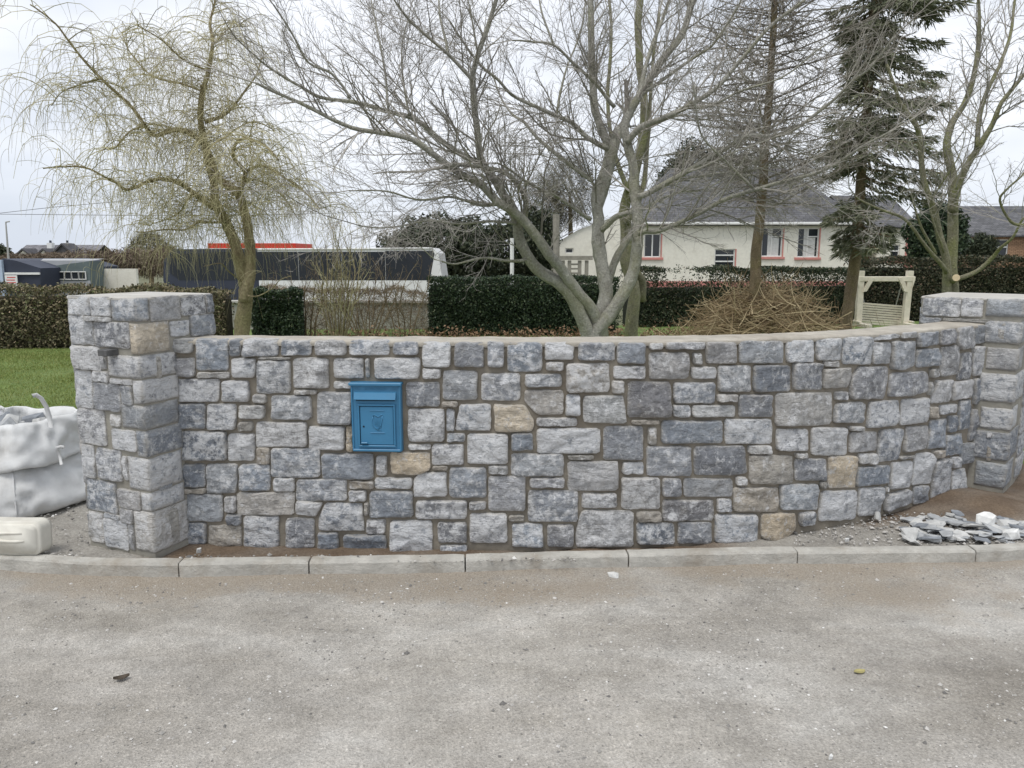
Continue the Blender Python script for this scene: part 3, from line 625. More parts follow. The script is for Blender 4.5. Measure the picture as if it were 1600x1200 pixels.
bag_shell('sack', [(-.02, .40), (.0, .47), (.02, .485), (.05, .485), (.08, .475), (.105, .465), (.13, .45), (.155, .44), (.18, .43), (.205, .415), (.23, .40), (.25, .39), (.27, .38), (.31, .36), (.345, .335), (.38, .30)], 3, .034)
bag_shell('folded_skirt', [(z * 1.06, a) for z, a in [(.30, .395), (.285, .415), (.29, .422), (.31, .42), (.33, .415), (.35, .408), (.37, .40), (.39, .392), (.41, .385), (.43, .378), (.45, .37), (.47, .362), (.49, .355), (.51, .349), (.525, .345), (.545, .338), (.54, .325), (.50, .315), (.46, .31), (.42, .30)]], 8, .036)
def strap(P, wd, name='lifting_strap'):
    mb = MB(); n = len(P); Pv = [Vector(p) for p in P]
    V = []
    for i, p in enumerate(Pv):
        t = (Pv[min(i + 1, n - 1)] - Pv[max(i - 1, 0)]).normalized(); sd = t.cross(Vector((0, 1, .2))).normalized(); nn = sd.cross(t).normalized()
        for a_, b_ in ((-1, -1), (1, -1), (1, 1), (-1, 1)): V.append(p + sd * a_ * wd / 2 + nn * b_ * .0025)
    Fc = [(i * 4 + k, i * 4 + (k + 1) % 4, i * 4 + 4 + (k + 1) % 4, i * 4 + 4 + k) for i in range(n - 1) for k in range(4)] + [(0, 1, 2, 3), ((n - 1) * 4 + 3, (n - 1) * 4 + 2, (n - 1) * 4 + 1, (n - 1) * 4)]
    return mk(name, V, Fc, M['bag'], bag, None, True)
def seam(a0, lv):
    P = [bag_pt(a0, a + .003, z, 3.4, .034, 3) for z, a in lv]; mb = MB(); mb.tube(P, .005, 6); mb.build('seam', M['bag'], bag, None, True)
for a0 in (R(-45), R(-135), R(45)): seam(a0, [(.01, .48), (.05, .485), (.105, .465), (.155, .44), (.205, .415), (.25, .39), (.29, .37)])
strap([at_Y(80, 668, 4.92), at_Y(77, 650, 4.91), at_Y(72, 635, 4.90), at_Y(64, 622, 4.88), at_Y(56, 617, 4.86), at_Y(51, 619, 4.85)], .03)
strap([at_Y(88, 700, 4.88), at_Y(95, 698, 4.85), at_Y(101, 699, 4.84)], .02); strap([at_Y(90, 703, 4.85), at_Y(94, 716, 4.84), at_Y(96, 726, 4.83)], .018)
strap([at_Y(-4, 640, 4.92), at_Y(2, 637, 4.91), at_Y(6, 640, 4.9)], .03)

bagstones = []
for i in range(16):
    a = rr.uniform(0, 6.28); q = rr.uniform(0, .24); z = .47 + rr.uniform(-.02, .03)
    shard('broken_stone', bagc + Vector((q * math.cos(a), q * math.sin(a), z)), (rr.uniform(.1, .2), rr.uniform(.08, .14), rr.uniform(.03, .08)), (rr.uniform(-.6, .6), rr.uniform(-.6, .6), rr.uniform(0, 6)), SH[kb_ := rr.choice((0, 1, 1, 2, 2))], ('dark grey', 'mid grey', 'pale grey')[kb_] + ' broken limestone piece in the %s of the bulk bag mouth' % ('front' if math.sin(a) < 0 else 'back'), 'stone', 'broken stones in the bulk bag', rr)
fill = MB(); fill.add([bag_pt(2 * math.pi * i / 24, .33, .44, 3.2, .01, 1) for i in range(24)], [list(range(24))]); f_ = fill.build('stone_fill', SH[1], bag)
# cream moulded slab in front of the bag
bm = bmesh.new(); bmesh.ops.create_cube(bm, size=1); bmesh.ops.scale(bm, vec=(.62, .14, .195), verts=bm.verts)
ed = [e for e in bm.edges if abs(e.verts[0].co.y - e.verts[1].co.y) > .1]; bmesh.ops.bevel(bm, geom=ed, offset=.05, segments=5, affect='EDGES', profile=.5)
bmesh.ops.bevel(bm, geom=[e for e in bm.edges if abs(e.verts[0].co.y - e.verts[1].co.y) < .001], offset=.018, segments=3, affect='EDGES')
bmesh.ops.subdivide_edges(bm, edges=[e for e in bm.edges if e.calc_length() > .1], cuts=5, use_grid_fill=True)
bmesh.ops.triangulate(bm, faces=[f for f in bm.faces if len(f.verts) > 4])
slabr = at_z(66, 868); slabc = Vector((slabr.x - .31, slabr.y + .07, .09)); Mz = Matrix.Translation(slabc) @ Matrix.Rotation(R(-3), 4, 'Z') @ Matrix.Rotation(R(-6), 4, 'X')
bm.verts.index_update(); V = []
for v in bm.verts:
    p = v.co; V.append(Mz @ (p + Vector((0, .012 * noise.noise(p * 9), .008 * noise.noise(p * 7 + Vector((3, 0, 0)))))))
tub = tag(empty('moulded_tub', (slabc.x, slabc.y, 0)), 'cream moulded plastic slab with long grooves in front of the bulk bag', 'tub')
mk('shell', V, [[v.index for v in f.verts] for f in bm.faces], M['cream'], tub, None, True); bm.free()
for z, x0, x1 in ((.035, -.31, .22), (-.01, -.31, .23)):
    mb = MB(); mb.tube([Mz @ Vector((x0 + (x1 - x0) * i / 12, -.071 + .004 * noise.noise(Vector((i, z, 0))), z + .005 * noise.noise(Vector((i * .4, z * 50, 2))))) for i in range(13)], [.009 if 0 < i < 12 else .004 for i in range(13)], 8); mb.build('moulded_rib', M['cream'], tub, None, True)

# rubble heap behind the kerb, right: (photo x, photo y of base, width px, height px, tone)
big = [(1545, 828, 32, 22, 3, 'large white angular block of stone standing on the rubble heap'), (1583, 843, 36, 14, 3, 'flat white stone shard at the right of the rubble heap'), (1428, 846, 30, 18, 2, 'rounded pale stone slab at the left front of the rubble heap'),
       (1376, 815, 14, 13, 2, 'single pale grey stone lying against the wall foot'), (1493, 846, 18, 9, 3, 'small white stone chip beside the kerb joint'), (1462, 846, 34, 10, 1, 'long grey slate shard lying along the kerb top'),
       (1581, 826, 40, 10, 2, 'wide flat pale stone at the right edge of the rubble'), (1243, 0, 0, 0, 0, '')]
for x, y, wp_, hp_, k, lab in big:
    if not lab: continue
    p = at_z(x, y, .0); s = p.y / F; shard('rubble_stone', (p.x, p.y + .04, -.005), (wp_ * s, wp_ * s * .7, hp_ * s * 1.25), (rr.uniform(-.15, .3), rr.uniform(-.15, .15), rr.uniform(-.4, .4)), SH[k], lab, 'stone', 'rubble behind the kerb', rr)
for i in range(110):
    x = rr.triangular(1385, 1640, 1490); y = rr.uniform(803 + max(0, 1440 - x) * .12, 846)
    p = at_z(x, y); s = rr.uniform(.05, .15)
    shard('rubble_stone', (p.x, p.y, rr.uniform(-.012, .012)), (s * 1.2, s * rr.uniform(.5, .9), rr.uniform(.010, .022)), (rr.uniform(-.2, .2), rr.uniform(-.2, .2), rr.uniform(0, 6)), SH[kk_ := rr.choice((0, 1, 1, 1, 2, 2))], ('dark slate grey', 'mid grey', 'pale grey')[kk_] + ' flat stone shard in the %s of the rubble heap' % ('left end' if x < 1450 else 'middle' if x < 1530 else 'right end'), 'stone', 'rubble behind the kerb', rr)
def pebbles(name, pts, sizes, mat, label, cat, rng):
    n = len(pts); base = np.array([[1, 0, 0], [0, 1, 0], [-1, 0, 0], [0, -1, 0], [0, 0, .7], [0, 0, -.7]], float); tri = np.array([[0, 1, 4], [1, 2, 4], [2, 3, 4], [3, 0, 4], [1, 0, 5], [2, 1, 5], [3, 2, 5], [0, 3, 5]])
    j = rng.uniform(.55, 1.25, (n, 6, 1)); V = base[None] * j * sizes[:, None, None] * rng.uniform(.6, 1.2, (n, 1, 3)); a = rng.uniform(0, 6.28, n); ca, sa_ = np.cos(a), np.sin(a)
    X = V[..., 0] * ca[:, None] - V[..., 1] * sa_[:, None]; Yy = V[..., 0] * sa_[:, None] + V[..., 1] * ca[:, None]
    V = np.stack([X, Yy, V[..., 2]], -1) + pts[:, None, :]
    me = bpy.data.meshes.new(name); me.from_pydata(V.reshape(-1, 3).tolist(), [], (tri[None] + (np.arange(n) * 6)[:, None, None]).reshape(-1, 3).tolist()); me.update()
    o = finish(bpy.data.objects.new(name, me), None, (0, 0, 0), mat, False); stuff(o); return tag(o, label, cat)
g = np.random.default_rng(4)
M['pebble'] = leafmat('gravel_bits', [(0, (.13, .125, .12)), (.25, (.27, .26, .24)), (.6, (.42, .40, .37)), (.93, (.54, .52, .49)), (1, (.74, .73, .70))], .9)
n = 24000; X = g.uniform(-3.4, 3.8, n); Yk = np.array([kerbY(x) for x in X]); Yy = 1.3 + (Yk - 1.33) * g.uniform(0, 1, n) ** .9
keep = (np.sin(X * 1.7 + Yy * 2.3) + np.sin(X * 3.9 - Yy * 3.1 + 2) + g.uniform(-1.6, 1.6, n)) > -.5; X, Yy = X[keep], Yy[keep]; n = len(X)
sz = np.clip(g.lognormal(-5.55, .50, n), .0015, .013); Z = np.array([ZR + .010 * noise.fractal(Vector((x * 1.3, y * 1.3, 0)), 1, 2, 3) for x, y in zip(X, Yy)]) + sz * .1
pebbles('road_gravel', np.stack([X, Yy, Z], 1), sz, M['pebble'], 'loose gravel and stone chips scattered over the road', 'gravel', g)
n = 2600; PX = np.concatenate([g.uniform(1240, 1640, 1500), g.uniform(-60, 140, 700), g.uniform(280, 900, 400)]); PY = np.concatenate([g.uniform(800, 850, 1500), g.uniform(740, 872, 700), g.uniform(866, 876, 400)])
pp = np.array([at_z(x, y)[:] for x, y in zip(PX, PY)]); pp[:, 2] = -.004; sz = np.clip(g.lognormal(-5.2, .6, n), .002, .02)
pebbles('stone_chips', pp, sz, M['pebble'], 'small stone chips scattered on the soil behind the kerb', 'gravel', g)
# single stones and litter on the road and soil
for x, y, zb_, wp_, hp_, k, lab in ((958, 902, ZR, 22, 8, 3, 'single white stone chip on the road just below the kerb'), (311, 864, 0, 10, 8, 2, 'small pale stone on the brown soil near the left pillar'), (1323, 846, 0, 12, 6, 3, 'small white stone on the soil beside the kerb'), (390, 1095, ZR, 9, 5, 2, 'pale pebble on the left of the road'), (1298, 1185, ZR, 12, 8, 3, 'white stone chip at the bottom edge of the road')):
    p = at_z(x, y, zb_); s = p.y / F; shard('loose_stone', (p.x, p.y, zb_ + .005), (wp_ * s, wp_ * s * .6, hp_ * s * 1.1), (.1, .1, rr.uniform(0, 3)), SH[k], lab, 'stone', 'loose stones lying about', rr)
def leaf(name, x, y, wd, col, label, curl, rz):
    p = at_z(x, y, ZR + .003); V = []; n = 8
    for i in range(n + 1):
        t = i / n - .5; hwid = .28 * wd * math.cos(t * math.pi) ** .8 + .001
        for sgn in (-1, 0, 1): V.append(Vector((t * wd, sgn * hwid, abs(sgn) * curl * wd * .3 + curl * wd * (t * t) * 1.2 + .004 * noise.noise(Vector((i, sgn, x)))))) 
    Rm = Matrix.Rotation(rz, 3, 'Z'); V = [p + Rm @ v for v in V]; Fc = [(i * 3 + k, i * 3 + 3 + k, i * 3 + 4 + k, i * 3 + 1 + k) for i in range(n) for k in (0, 1)]
    o = mk(name, V, Fc, simple('leaf_' + name, col, .3, 60, .7, .2, .002)); so2 = o.modifiers.new('thick', 'SOLIDIFY'); so2.thickness = .0012; return tag(o, label, 'leaf')
leaf('fallen_leaf', 1343, 1049, .055, (.34, .30, .13), 'yellowish fallen leaf lying on the right of the road', .12, .3)
leaf('dead_leaf', 190, 1061, .06, (.07, .055, .04), 'dark curled dead leaf lying on the left of the road', .5, .5)
# grass blades where the lawn shows beside the pillar, and behind the wall
n = 45000; px_ = g.uniform(-120, 170, n); Yg = 6.0 + 7.6 * g.uniform(0, 1, n) ** .75; Xg = (px_ - 800) / F * Yg * 1.02
hgt = g.uniform(.018, .04, n); a = g.uniform(0, 6.28, n); wv = g.uniform(.003, .006, n); ln = g.normal(0, .012, (n, 2)); zg = np.full(n, .01)
B0 = np.stack([Xg - np.cos(a) * wv, Yg - np.sin(a) * wv, zg], 1); B1 = np.stack([Xg + np.cos(a) * wv, Yg + np.sin(a) * wv, zg], 1); T0 = np.stack([Xg + ln[:, 0], Yg + ln[:, 1], zg + hgt], 1)
M['blade'] = leafmat('grass_blade', [(0, (.16, .205, .05)), (.6, (.23, .275, .075)), (1, (.33, .33, .13))], .7)
tag(stuff(fastquads('grass', np.stack([B0, B1, T0], 1).reshape(-1, 3), 3, M['blade'])), 'short mown green grass of the lawn beside the left pillar', 'grass')
# ================================================================ TREES
def bark(name, c1, c2, moss=None, sc=6):
    m, t, b = nodes(name, .9); co = posco(t); mpp = N(t, 'ShaderNodeMapping'); mpp.inputs['Scale'].default_value = (1, 1, .45); t.links.new(co, mpp.inputs[0])
    n1 = noise_n(t, mpp.outputs[0], sc, 8, .65); n2 = noise_n(t, co, sc * 7, 6, .7); c = ramp(t, n1, [(.32, c1), (.68, c2)])
    if moss: c = mix(t, ramp(t, noise_n(t, co, sc * .5, 6, .65), [(.45, 0), (.65, .8)]), c, moss)
    n4 = noise_n(t, co, sc * 2.6, 6, .7); c = mix(t, ramp(t, n4, [(.60, 0), (.68, .75)]), c, tuple(min(1, x * 1.35 + .05) for x in c2)); c = mix(t, ramp(t, n4, [(.28, .7), (.38, 0)]), c, tuple(x * .5 for x in c1))
    c = mix(t, 1.0, c, ramp(t, n2, [(.3, .65), (.7, 1.3)]), 'MULTIPLY'); t.links.new(c, b.inputs['Base Color']); bump(t, b, math_n(t, 'ADD', n2, n4), 1.0, .03); return m
def twigmat(name, stops): return leafmat(name, stops, .85)
M['beech'] = bark('smooth_grey_bark', (.29, .28, .24), (.54, .525, .465), (.35, .345, .235))
M['beech_twig'] = twigmat('grey_twig', [(0, (.19, .175, .155)), (.6, (.31, .29, .26)), (1, (.47, .445, .40))])
M['willow'] = bark('willow_bark', (.24, .19, .115), (.42, .355, .22), (.32, .29, .15))
M['withe'] = twigmat('willow_withe', [(0, (.26, .225, .13)), (.5, (.40, .365, .21)), (1, (.54, .50, .31))])
M['larch'] = bark('larch_bark', (.15, .115, .075), (.30, .235, .15), (.24, .20, .10), 9)
M['larch_twig'] = twigmat('larch_twig', [(0, (.13, .115, .10)), (1, (.30, .27, .23))])
M['mossy'] = bark('mossy_bark', (.19, .18, .12), (.36, .34, .24), (.26, .275, .11))
M['needle'] = twigmat('needles', [(0, (.085, .097, .06)), (.6, (.175, .19, .12)), (1, (.28, .285, .19))])

class Tree:
    def __init__(s, name, label, base, tm, cm, seed, group='bare garden trees'):
        s.root = tag(empty(name, base), label, 'tree', group); s.t = MB(); s.c = MB(); s.tm, s.cm = tm, cm; s.r = random.Random(seed); s.limbs = []; s.slim = .74
    def limb(s, P, r0, r1, Y0, Y1, sides=9, grow=True, wig=.02):
        """P: photo points along the limb; depth runs from Y0 to Y1"""
        n = len(P); pts = []
        for i, (x, y) in enumerate(P): pts.append(at_Y(x, y, Y0 + (Y1 - Y0) * (i / (n - 1)) ** 1.2))
        pts = catmull3(pts, 4 if n > 3 else 5); m = len(pts); ph = s.r.uniform(0, 50)
        for i in range(1, m - 1): pts[i] = pts[i] + Vector((noise.noise(pts[i] * 2.2 + Vector((ph, 0, 0))), noise.noise(pts[i] * 2.2 + Vector((0, ph, 0))), noise.noise(pts[i] * 2.2 + Vector((0, 0, ph))))) * wig
        r0 *= s.slim; r1 *= min(1, s.slim + .12)
        rad = [r0 + (r1 - r0) * (i / (m - 1)) ** .8 for i in range(m)]
        s.t.tube(pts, rad, sides if r0 > .03 else 6, True, .16); s.limbs.append((pts, rad, grow)); return pts
    def branch(s, p, d, L, r, lev, P):
        rg = s.r; seg = P['seg'][lev]; n = max(2, int(L / seg)); st = L / n; pts = [p]; w_ = P['wig'][lev]; up = P['up'][lev]
        for i in range(n):
            d = (d + Vector((rg.gauss(0, w_), rg.gauss(0, w_), rg.gauss(0, w_) + up))).normalized(); p = p + d * st; pts.append(p)
        rad = [r * (1 - .62 * i / n) for i in range(n + 1)]
        s.c.tube(pts, rad, 5 if r > .012 else 3, False)
        if lev + 1 < P['levels']:
            k = int(L / P['sp'][lev] * rg.uniform(.7, 1.3))
            for q in range(k):
                t = .12 + .86 * (q + rg.random()) / max(1, k); i = min(n - 1, int(t * n)); bp = pts[i].lerp(pts[i + 1], t * n - i); bd = (pts[i + 1] - pts[i]).normalized()
                s.branch(bp, tilt(bd, R(rg.uniform(*P['ang'])), rg), max(.08, L * rg.uniform(*P['ratio']) * (1.15 - .7 * t)), max(P['rmin'], rad[i] * .55), lev + 1, P)
    def sprout(s, P, ymin_z=0):
        rg = s.r
        for pts, rad, g_ in s.limbs:
            if not g_: continue
            L = 0; nxt = rg.uniform(0, P['sp0']); tot = sum((b - a).length for a, b in zip(pts, pts[1:])); acc = 0
            for i in range(len(pts) - 1):
                a, b = pts[i], pts[i + 1]; l = (b - a).length
                while nxt < acc + l:
                    t = (nxt - acc) / l; p = a.lerp(b, t); f = nxt / tot; nxt += P['sp0'] * rg.uniform(.5, 1.5) * (1.0 if rad[i] < .05 else 1.8)
                    if p.z < P['zmin']: continue
                    d = tilt((b - a).normalized(), R(rg.uniform(*P['ang0'])), rg); d = (d + Vector((0, 0, P['bias']))).normalized()
                    s.branch(p, d, rg.uniform(*P['len0']) * (1.1 - .5 * f), min(rad[i] * .5, P['r0']) * rg.uniform(.6, 1), 0, P)
                acc += l
            # the limb's tip carries on as a fine branch
            s.branch(pts[-1], (pts[-1] - pts[-2]).normalized(), rg.uniform(*P['len0']), rad[-1] * .9, 0, P)
    def done(s):
        a = s.t.build('trunk', s.tm, s.root, None, True)
        if s.c.v: s.c.build('crown', s.cm, s.root, None, False)
def catmull3(P, k):
    o_ = []
    for i in range(len(P) - 1):
        a, b, c, d = P[max(i - 1, 0)], P[i], P[i + 1], P[min(i + 2, len(P) - 1)]
        for j in range(k):
            t = j / k; o_.append(.5 * ((2 * b) + (c - a) * t + (2 * a - 5 * b + 4 * c - d) * t * t + (3 * b - a - 3 * c + d) * t ** 3))
    return o_ + [P[-1]]
def tilt(d, ang, rg):
    u = d.orthogonal().normalized(); v = d.cross(u); a = rg.uniform(0, 2 * math.pi); return (d * math.cos(ang) + (u * math.cos(a) + v * math.sin(a)) * math.sin(ang)).normalized()

# --- big multi-stemmed grey tree behind the letter box
YT = 9.0
T1 = Tree('bare_tree', 'large many-stemmed bare grey tree behind the middle of the wall', (at_Y(935, 527, YT).x, YT, 0), M['beech'], M['beech_twig'], 21)
pb = at_Y(933, 527, YT); pxs = F / YT
L_ = T1.limb
base = (933, 640)
L_([base, (926, 560), (918, 520), (897, 470), (875, 445), (842, 424), (822, 398), (810, 370), (805, 340), (782, 295), (763, 267), (753, 253), (747, 217), (740, 133), (743, 100), (767, 27), (783, -20)], .135, .022, YT, YT - .9)
L_([base, (940, 550), (932, 502), (920, 475), (895, 445), (872, 415), (855, 395), (835, 365), (815, 340), (800, 328), (775, 312), (750, 288), (720, 273), (690, 250), (647, 217), (600, 207), (550, 197), (483, 167), (433, 147), (400, 130)], .12, .012, YT + .1, YT - 1.8)
L_([base, (938, 530), (938, 495), (947, 457), (940, 410), (935, 370), (935, 340), (932, 305), (944, 270), (953, 232), (930, 175), (927, 120), (923, 0), (920, -40)], .15, .04, YT, YT + .9)
L_([base, (930, 545), (930, 520), (952, 492), (975, 458), (990, 420), (997, 370), (995, 332), (992, 295), (990, 262), (980, 223), (977, 193), (1000, 147), (1033, 97), (1067, 50), (1083, -10)], .13, .04, YT - .1, YT + .3)
L_([(945, 470), (950, 440), (962, 405), (985, 370), (993, 355)], .07, .045, YT + .2, YT + .5, 8, False)
L_([(940, 360), (962, 340), (985, 332)], .05, .035, YT + .1, YT - .2, 8, False)
L_([(932, 330), (948, 270), (960, 225), (967, 205), (977, 193)], .09, .07, YT + .4, YT + .6)
L_([(753, 256), (700, 227), (650, 187), (600, 173), (550, 160), (500, 153), (467, 133), (420, 103), (400, 88)], .045, .010, YT - .5, YT - 1.6)
L_([(547, 155), (517, 117), (483, 97), (457, 50), (427, 7)], .022, .008, YT - 1.2, YT - 1.8)
L_([(607, 172), (600, 100), (587, 33), (580, -10)], .020, .008, YT - .9, YT - .4)
L_([(640, 180), (630, 127), (630, 67), (640, 20)], .020, .008, YT - .8, YT - .2)
L_([(740, 127), (700, 83), (640, 33), (613, -5)], .03, .010, YT - .8, YT - 1.5)
L_([(700, 83), (690, 33), (687, -10)], .022, .009, YT - .9, YT - .5)
L_([(817, 355), (822, 315), (807, 285), (787, 270), (757, 262), (720, 258), (690, 262)], .05, .02, YT - .3, YT - 1.2)
L_([(1000, 147), (1013, 90), (1033, 33), (1050, -10)], .04, .02, YT + .3, YT + .9)
L_([(980, 223), (1000, 200), (1033, 187), (1067, 170), (1117, 140), (1160, 93), (1200, 43), (1263, -5)], .055, .016, YT + .1, YT - 1.1)
L_([(1000, 150), (1033, 127), (1083, 90), (1117, 67), (1160, -5)], .03, .012, YT + .2, YT - .4)
L_([(997, 307), (1033, 290), (1083, 263), (1133, 233), (1167, 213), (1210, 213), (1250, 197), (1300, 160), (1333, 127), (1360, 107), (1400, 55)], .048, .010, YT, YT - 1.6)
L_([(1000, 365), (1010, 360), (1033, 360), (1083, 337), (1133, 313), (1177, 297), (1233, 283), (1283, 267), (1317, 250), (1350, 228), (1392, 205)], .045, .010, YT - .1, YT - 1.9)
L_([(1177, 294), (1133, 253), (1100, 217), (1090, 183), (1083, 133)], .020, .008, YT - .9, YT - 1.3)
L_([(950, 233), (917, 217), (893, 193), (867, 180), (833, 163), (800, 147), (777, 123), (750, 100), (720, 60), (700, 30)], .045, .010, YT + .3, YT - .6)
L_([(960, 167), (933, 133), (900, 103), (867, 73), (833, 67), (800, 63)], .032, .010, YT + .4, YT - .5)
L_([(867, 73), (850, 27), (843, -10)], .02, .010, YT, YT + .2)
L_([(927, 283), (883, 253), (847, 223), (820, 193), (800, 180), (780, 150), (770, 115)], .04, .010, YT + .1, YT + .9)
L_([(923, 343), (867, 307), (833, 290), (800, 267), (770, 255)], .032, .010, YT, YT - .9)
L_([(822, 405), (790, 408), (755, 402), (715, 412), (690, 408)], .028, .008, YT - .3, YT - 1.4)
L_([(810, 350), (770, 345), (720, 350), (670, 345), (610, 355), (560, 352)], .024, .007, YT - .4, YT - 1.9)
L_([(795, 320), (750, 320), (700, 308), (650, 312), (600, 300), (545, 298)], .024, .007, YT - .5, YT - 2.0)
L_([(993, 340), (1020, 318), (1060, 300), (1100, 296), (1150, 270)], .026, .008, YT + .2, YT + 1.1)
L_([(870, 180), (880, 120), (905, 60), (915, 0)], .022, .010, YT + .5, YT + 1.2); L_([(1067, 170), (1110, 165), (1160, 140), (1220, 120), (1290, 70)], .024, .008, YT - .3, YT - 1.3)
PB = dict(levels=3, seg=(.12, .10, .09), wig=(.10, .13, .16), up=(.02, .02, .015), sp=(.075, .07), ang=(25, 52), ratio=(.28, .55), rmin=.0020, sp0=.095, ang0=(28, 58), len0=(.5, 1.3), r0=.013, zmin=1.62, bias=.12)
T1.sprout(PB); T1.done()

# --- second, yellower trunk just behind it
Y2 = 10.4
T2 = Tree('bare_tree', 'slender pale bare tree close behind the many-stemmed tree', (at_Y(988, 527, Y2).x, Y2, 0), M['mossy'], M['beech_twig'], 31)
T2.limb([(989, 600), (988, 525), (987, 440), (980, 390), (977, 330), (990, 270), (1005, 210), (1006, 140), (1000, 60), (1004, -30)], .14, .05, Y2, Y2 + .3, 9, True, .07)
T2.limb([(978, 350), (1003, 300), (1010, 250), (1015, 190), (1020, 110), (1030, 20)], .06, .02, Y2, Y2 + .8); T2.limb([(979, 400), (1000, 430), (1005, 440), (1003, 470)], .05, .07, Y2 + .1, Y2 + .2, 8, False)
T2.limb([(983, 300), (960, 240), (950, 160), (955, 60), (950, -20)], .05, .02, Y2, Y2 + 1)
PB2 = dict(PB, levels=2, sp0=.2, len0=(.5, 1.3), sp=(.12,), zmin=2.4); T2.sprout(PB2); T2.done()

# --- weeping willow, left
YW = 11.0
TW = Tree('willow_tree', 'weeping willow with yellow drooping twigs behind the left pillar', (at_Y(380, 525, YW).x, YW, 0), M['willow'], M['withe'], 41)
TW.slim = .66; W = TW.limb
W([(376, 600), (378, 520), (384, 462), (383, 438), (374, 405), (369, 385), (357, 353), (336, 318), (335, 293), (322, 232), (313, 187), (317, 143), (327, 110), (333, 67), (327, 37), (337, -5)], .19, .014, YW, YW + .2)
W([(382, 470), (390, 435), (391, 393), (383, 333), (370, 300), (345, 280), (330, 252), (319, 223)], .12, .06, YW - .1, YW)
W([(343, 333), (313, 310), (287, 290), (260, 280), (233, 283), (200, 297), (183, 287), (167, 277), (127, 260), (67, 263)], .06, .010, YW, YW - 1.6)
W([(318, 225), (293, 207), (267, 203), (243, 210), (227, 197), (200, 160), (160, 123), (133, 97), (110, 67), (87, 37), (47, 7)], .06, .010, YW, YW - 1.1)
W([(373, 300), (383, 270), (367, 247), (367, 227), (382, 217), (410, 225), (435, 250)], .055, .012, YW - .1, YW - 1.2)
W([(320, 190), (347, 180), (370, 160), (397, 123), (410, 90)], .045, .012, YW, YW + 1)
W([(385, 268), (410, 260), (443, 277), (477, 300), (500, 327)], .035, .010, YW - .2, YW - .9)
W([(383, 283), (400, 280), (433, 300), (453, 320), (467, 343)], .03, .010, YW, YW + 1.2)
W([(350, 345), (335, 347), (310, 347), (290, 360), (260, 360), (213, 362)], .03, .010, YW, YW - 1.1); W([(300, 303), (290, 317), (273, 337), (233, 353)], .025, .009, YW - .4, YW + .5)
W([(386, 462), (405, 462), (425, 450), (438, 437), (455, 432)], .016, .006, YW - .15, YW - .9, 7); W([(383, 445), (360, 425), (345, 412), (318, 416)], .016, .006, YW, YW - .8, 7)
W([(227, 197), (205, 205), (180, 230), (160, 235)], .02, .008, YW - .4, YW - 1.4); W([(160, 123), (130, 130), (95, 145), (80, 165)], .018, .007, YW - .8, YW - .2); W([(327, 110), (290, 95), (250, 60), (215, 40)], .025, .008, YW, YW - .7); W([(333, 67), (360, 45), (390, 40)], .018, .007, YW, YW + .6)
W([(317, 143), (280, 130), (240, 120), (205, 85), (190, 50)], .025, .008, YW, YW + .9); W([(322, 232), (350, 215), (395, 190), (430, 205)], .022, .008, YW, YW + .7)
rw = random.Random(77)
def withe(T, p, d, L, r):
    n = 7; st = L / n; pts = [p]
    for i in range(n):
        f = i / n; d = (d * (1 - .5 * f) + Vector((rw.gauss(0, .10), rw.gauss(0, .10), -.16 - .50 * f))).normalized(); p = p + d * st; pts.append(p)
    T.c.tube(pts, [r * (1 - .6 * i / n) for i in range(n + 1)], 3, False); return pts
for pts, rad, _ in TW.limbs:
    m = len(pts); tot = sum((b - a).length for a, b in zip(pts, pts[1:])); k = int(tot / .030)
    for q in range(k):
        t = rw.random() * (m - 1); i = min(m - 2, int(t)); p = pts[i].lerp(pts[i + 1], t - i)
        if p.z < 2.0 or rad[i] > .10: continue
        a = rw.uniform(0, 6.28); d = Vector((math.cos(a), math.sin(a) * .8, rw.uniform(.0, 1.0))).normalized()
        w1 = withe(TW, p, d, rw.uniform(.5, 1.5), .0052)
        for z_ in range(rw.randint(3, 7)):
            j = rw.randint(1, 6); a = rw.uniform(0, 6.28); withe(TW, w1[j], Vector((math.cos(a), math.sin(a), rw.uniform(-.5, .6))).normalized(), rw.uniform(.3, .95), .0025)
TW.done()

# --- larch: straight trunk, level twiggy branches
YL = 13.0
TL = Tree('larch_tree', 'straight bare larch with dense level twigs in front of the cream house', (at_Y(1178, 527, YL).x, YL, 0), M['larch'], M['larch_twig'], 51)
tp = TL.limb([(1176, 620), (1178, 520), (1182, 397), (1189, 333), (1195, 233), (1200, 167), (1205, 100), (1210, 0), (1213, -80)], .15, .05, YL, YL, 9, False)
PL = dict(levels=3, seg=(.16, .12, .1), wig=(.07, .12, .15), up=(.012, -.01, 0), sp=(.085, .11), ang=(35, 70), ratio=(.22, .42), rmin=.0025)
rl = random.Random(3)
for i in range(165):
    t = rl.random(); y = 330 - 400 * t; x = 1189 + (330 - y) * .065; p = at_Y(x, y, YL); a = rl.uniform(0, 6.28)
    TL.branch(p, Vector((math.cos(a), math.sin(a), rl.uniform(-.1, .35))).normalized(), rl.uniform(.9, 2.3) * (1 if t < .6 else .8), .014, 0, PL)
TL.done()

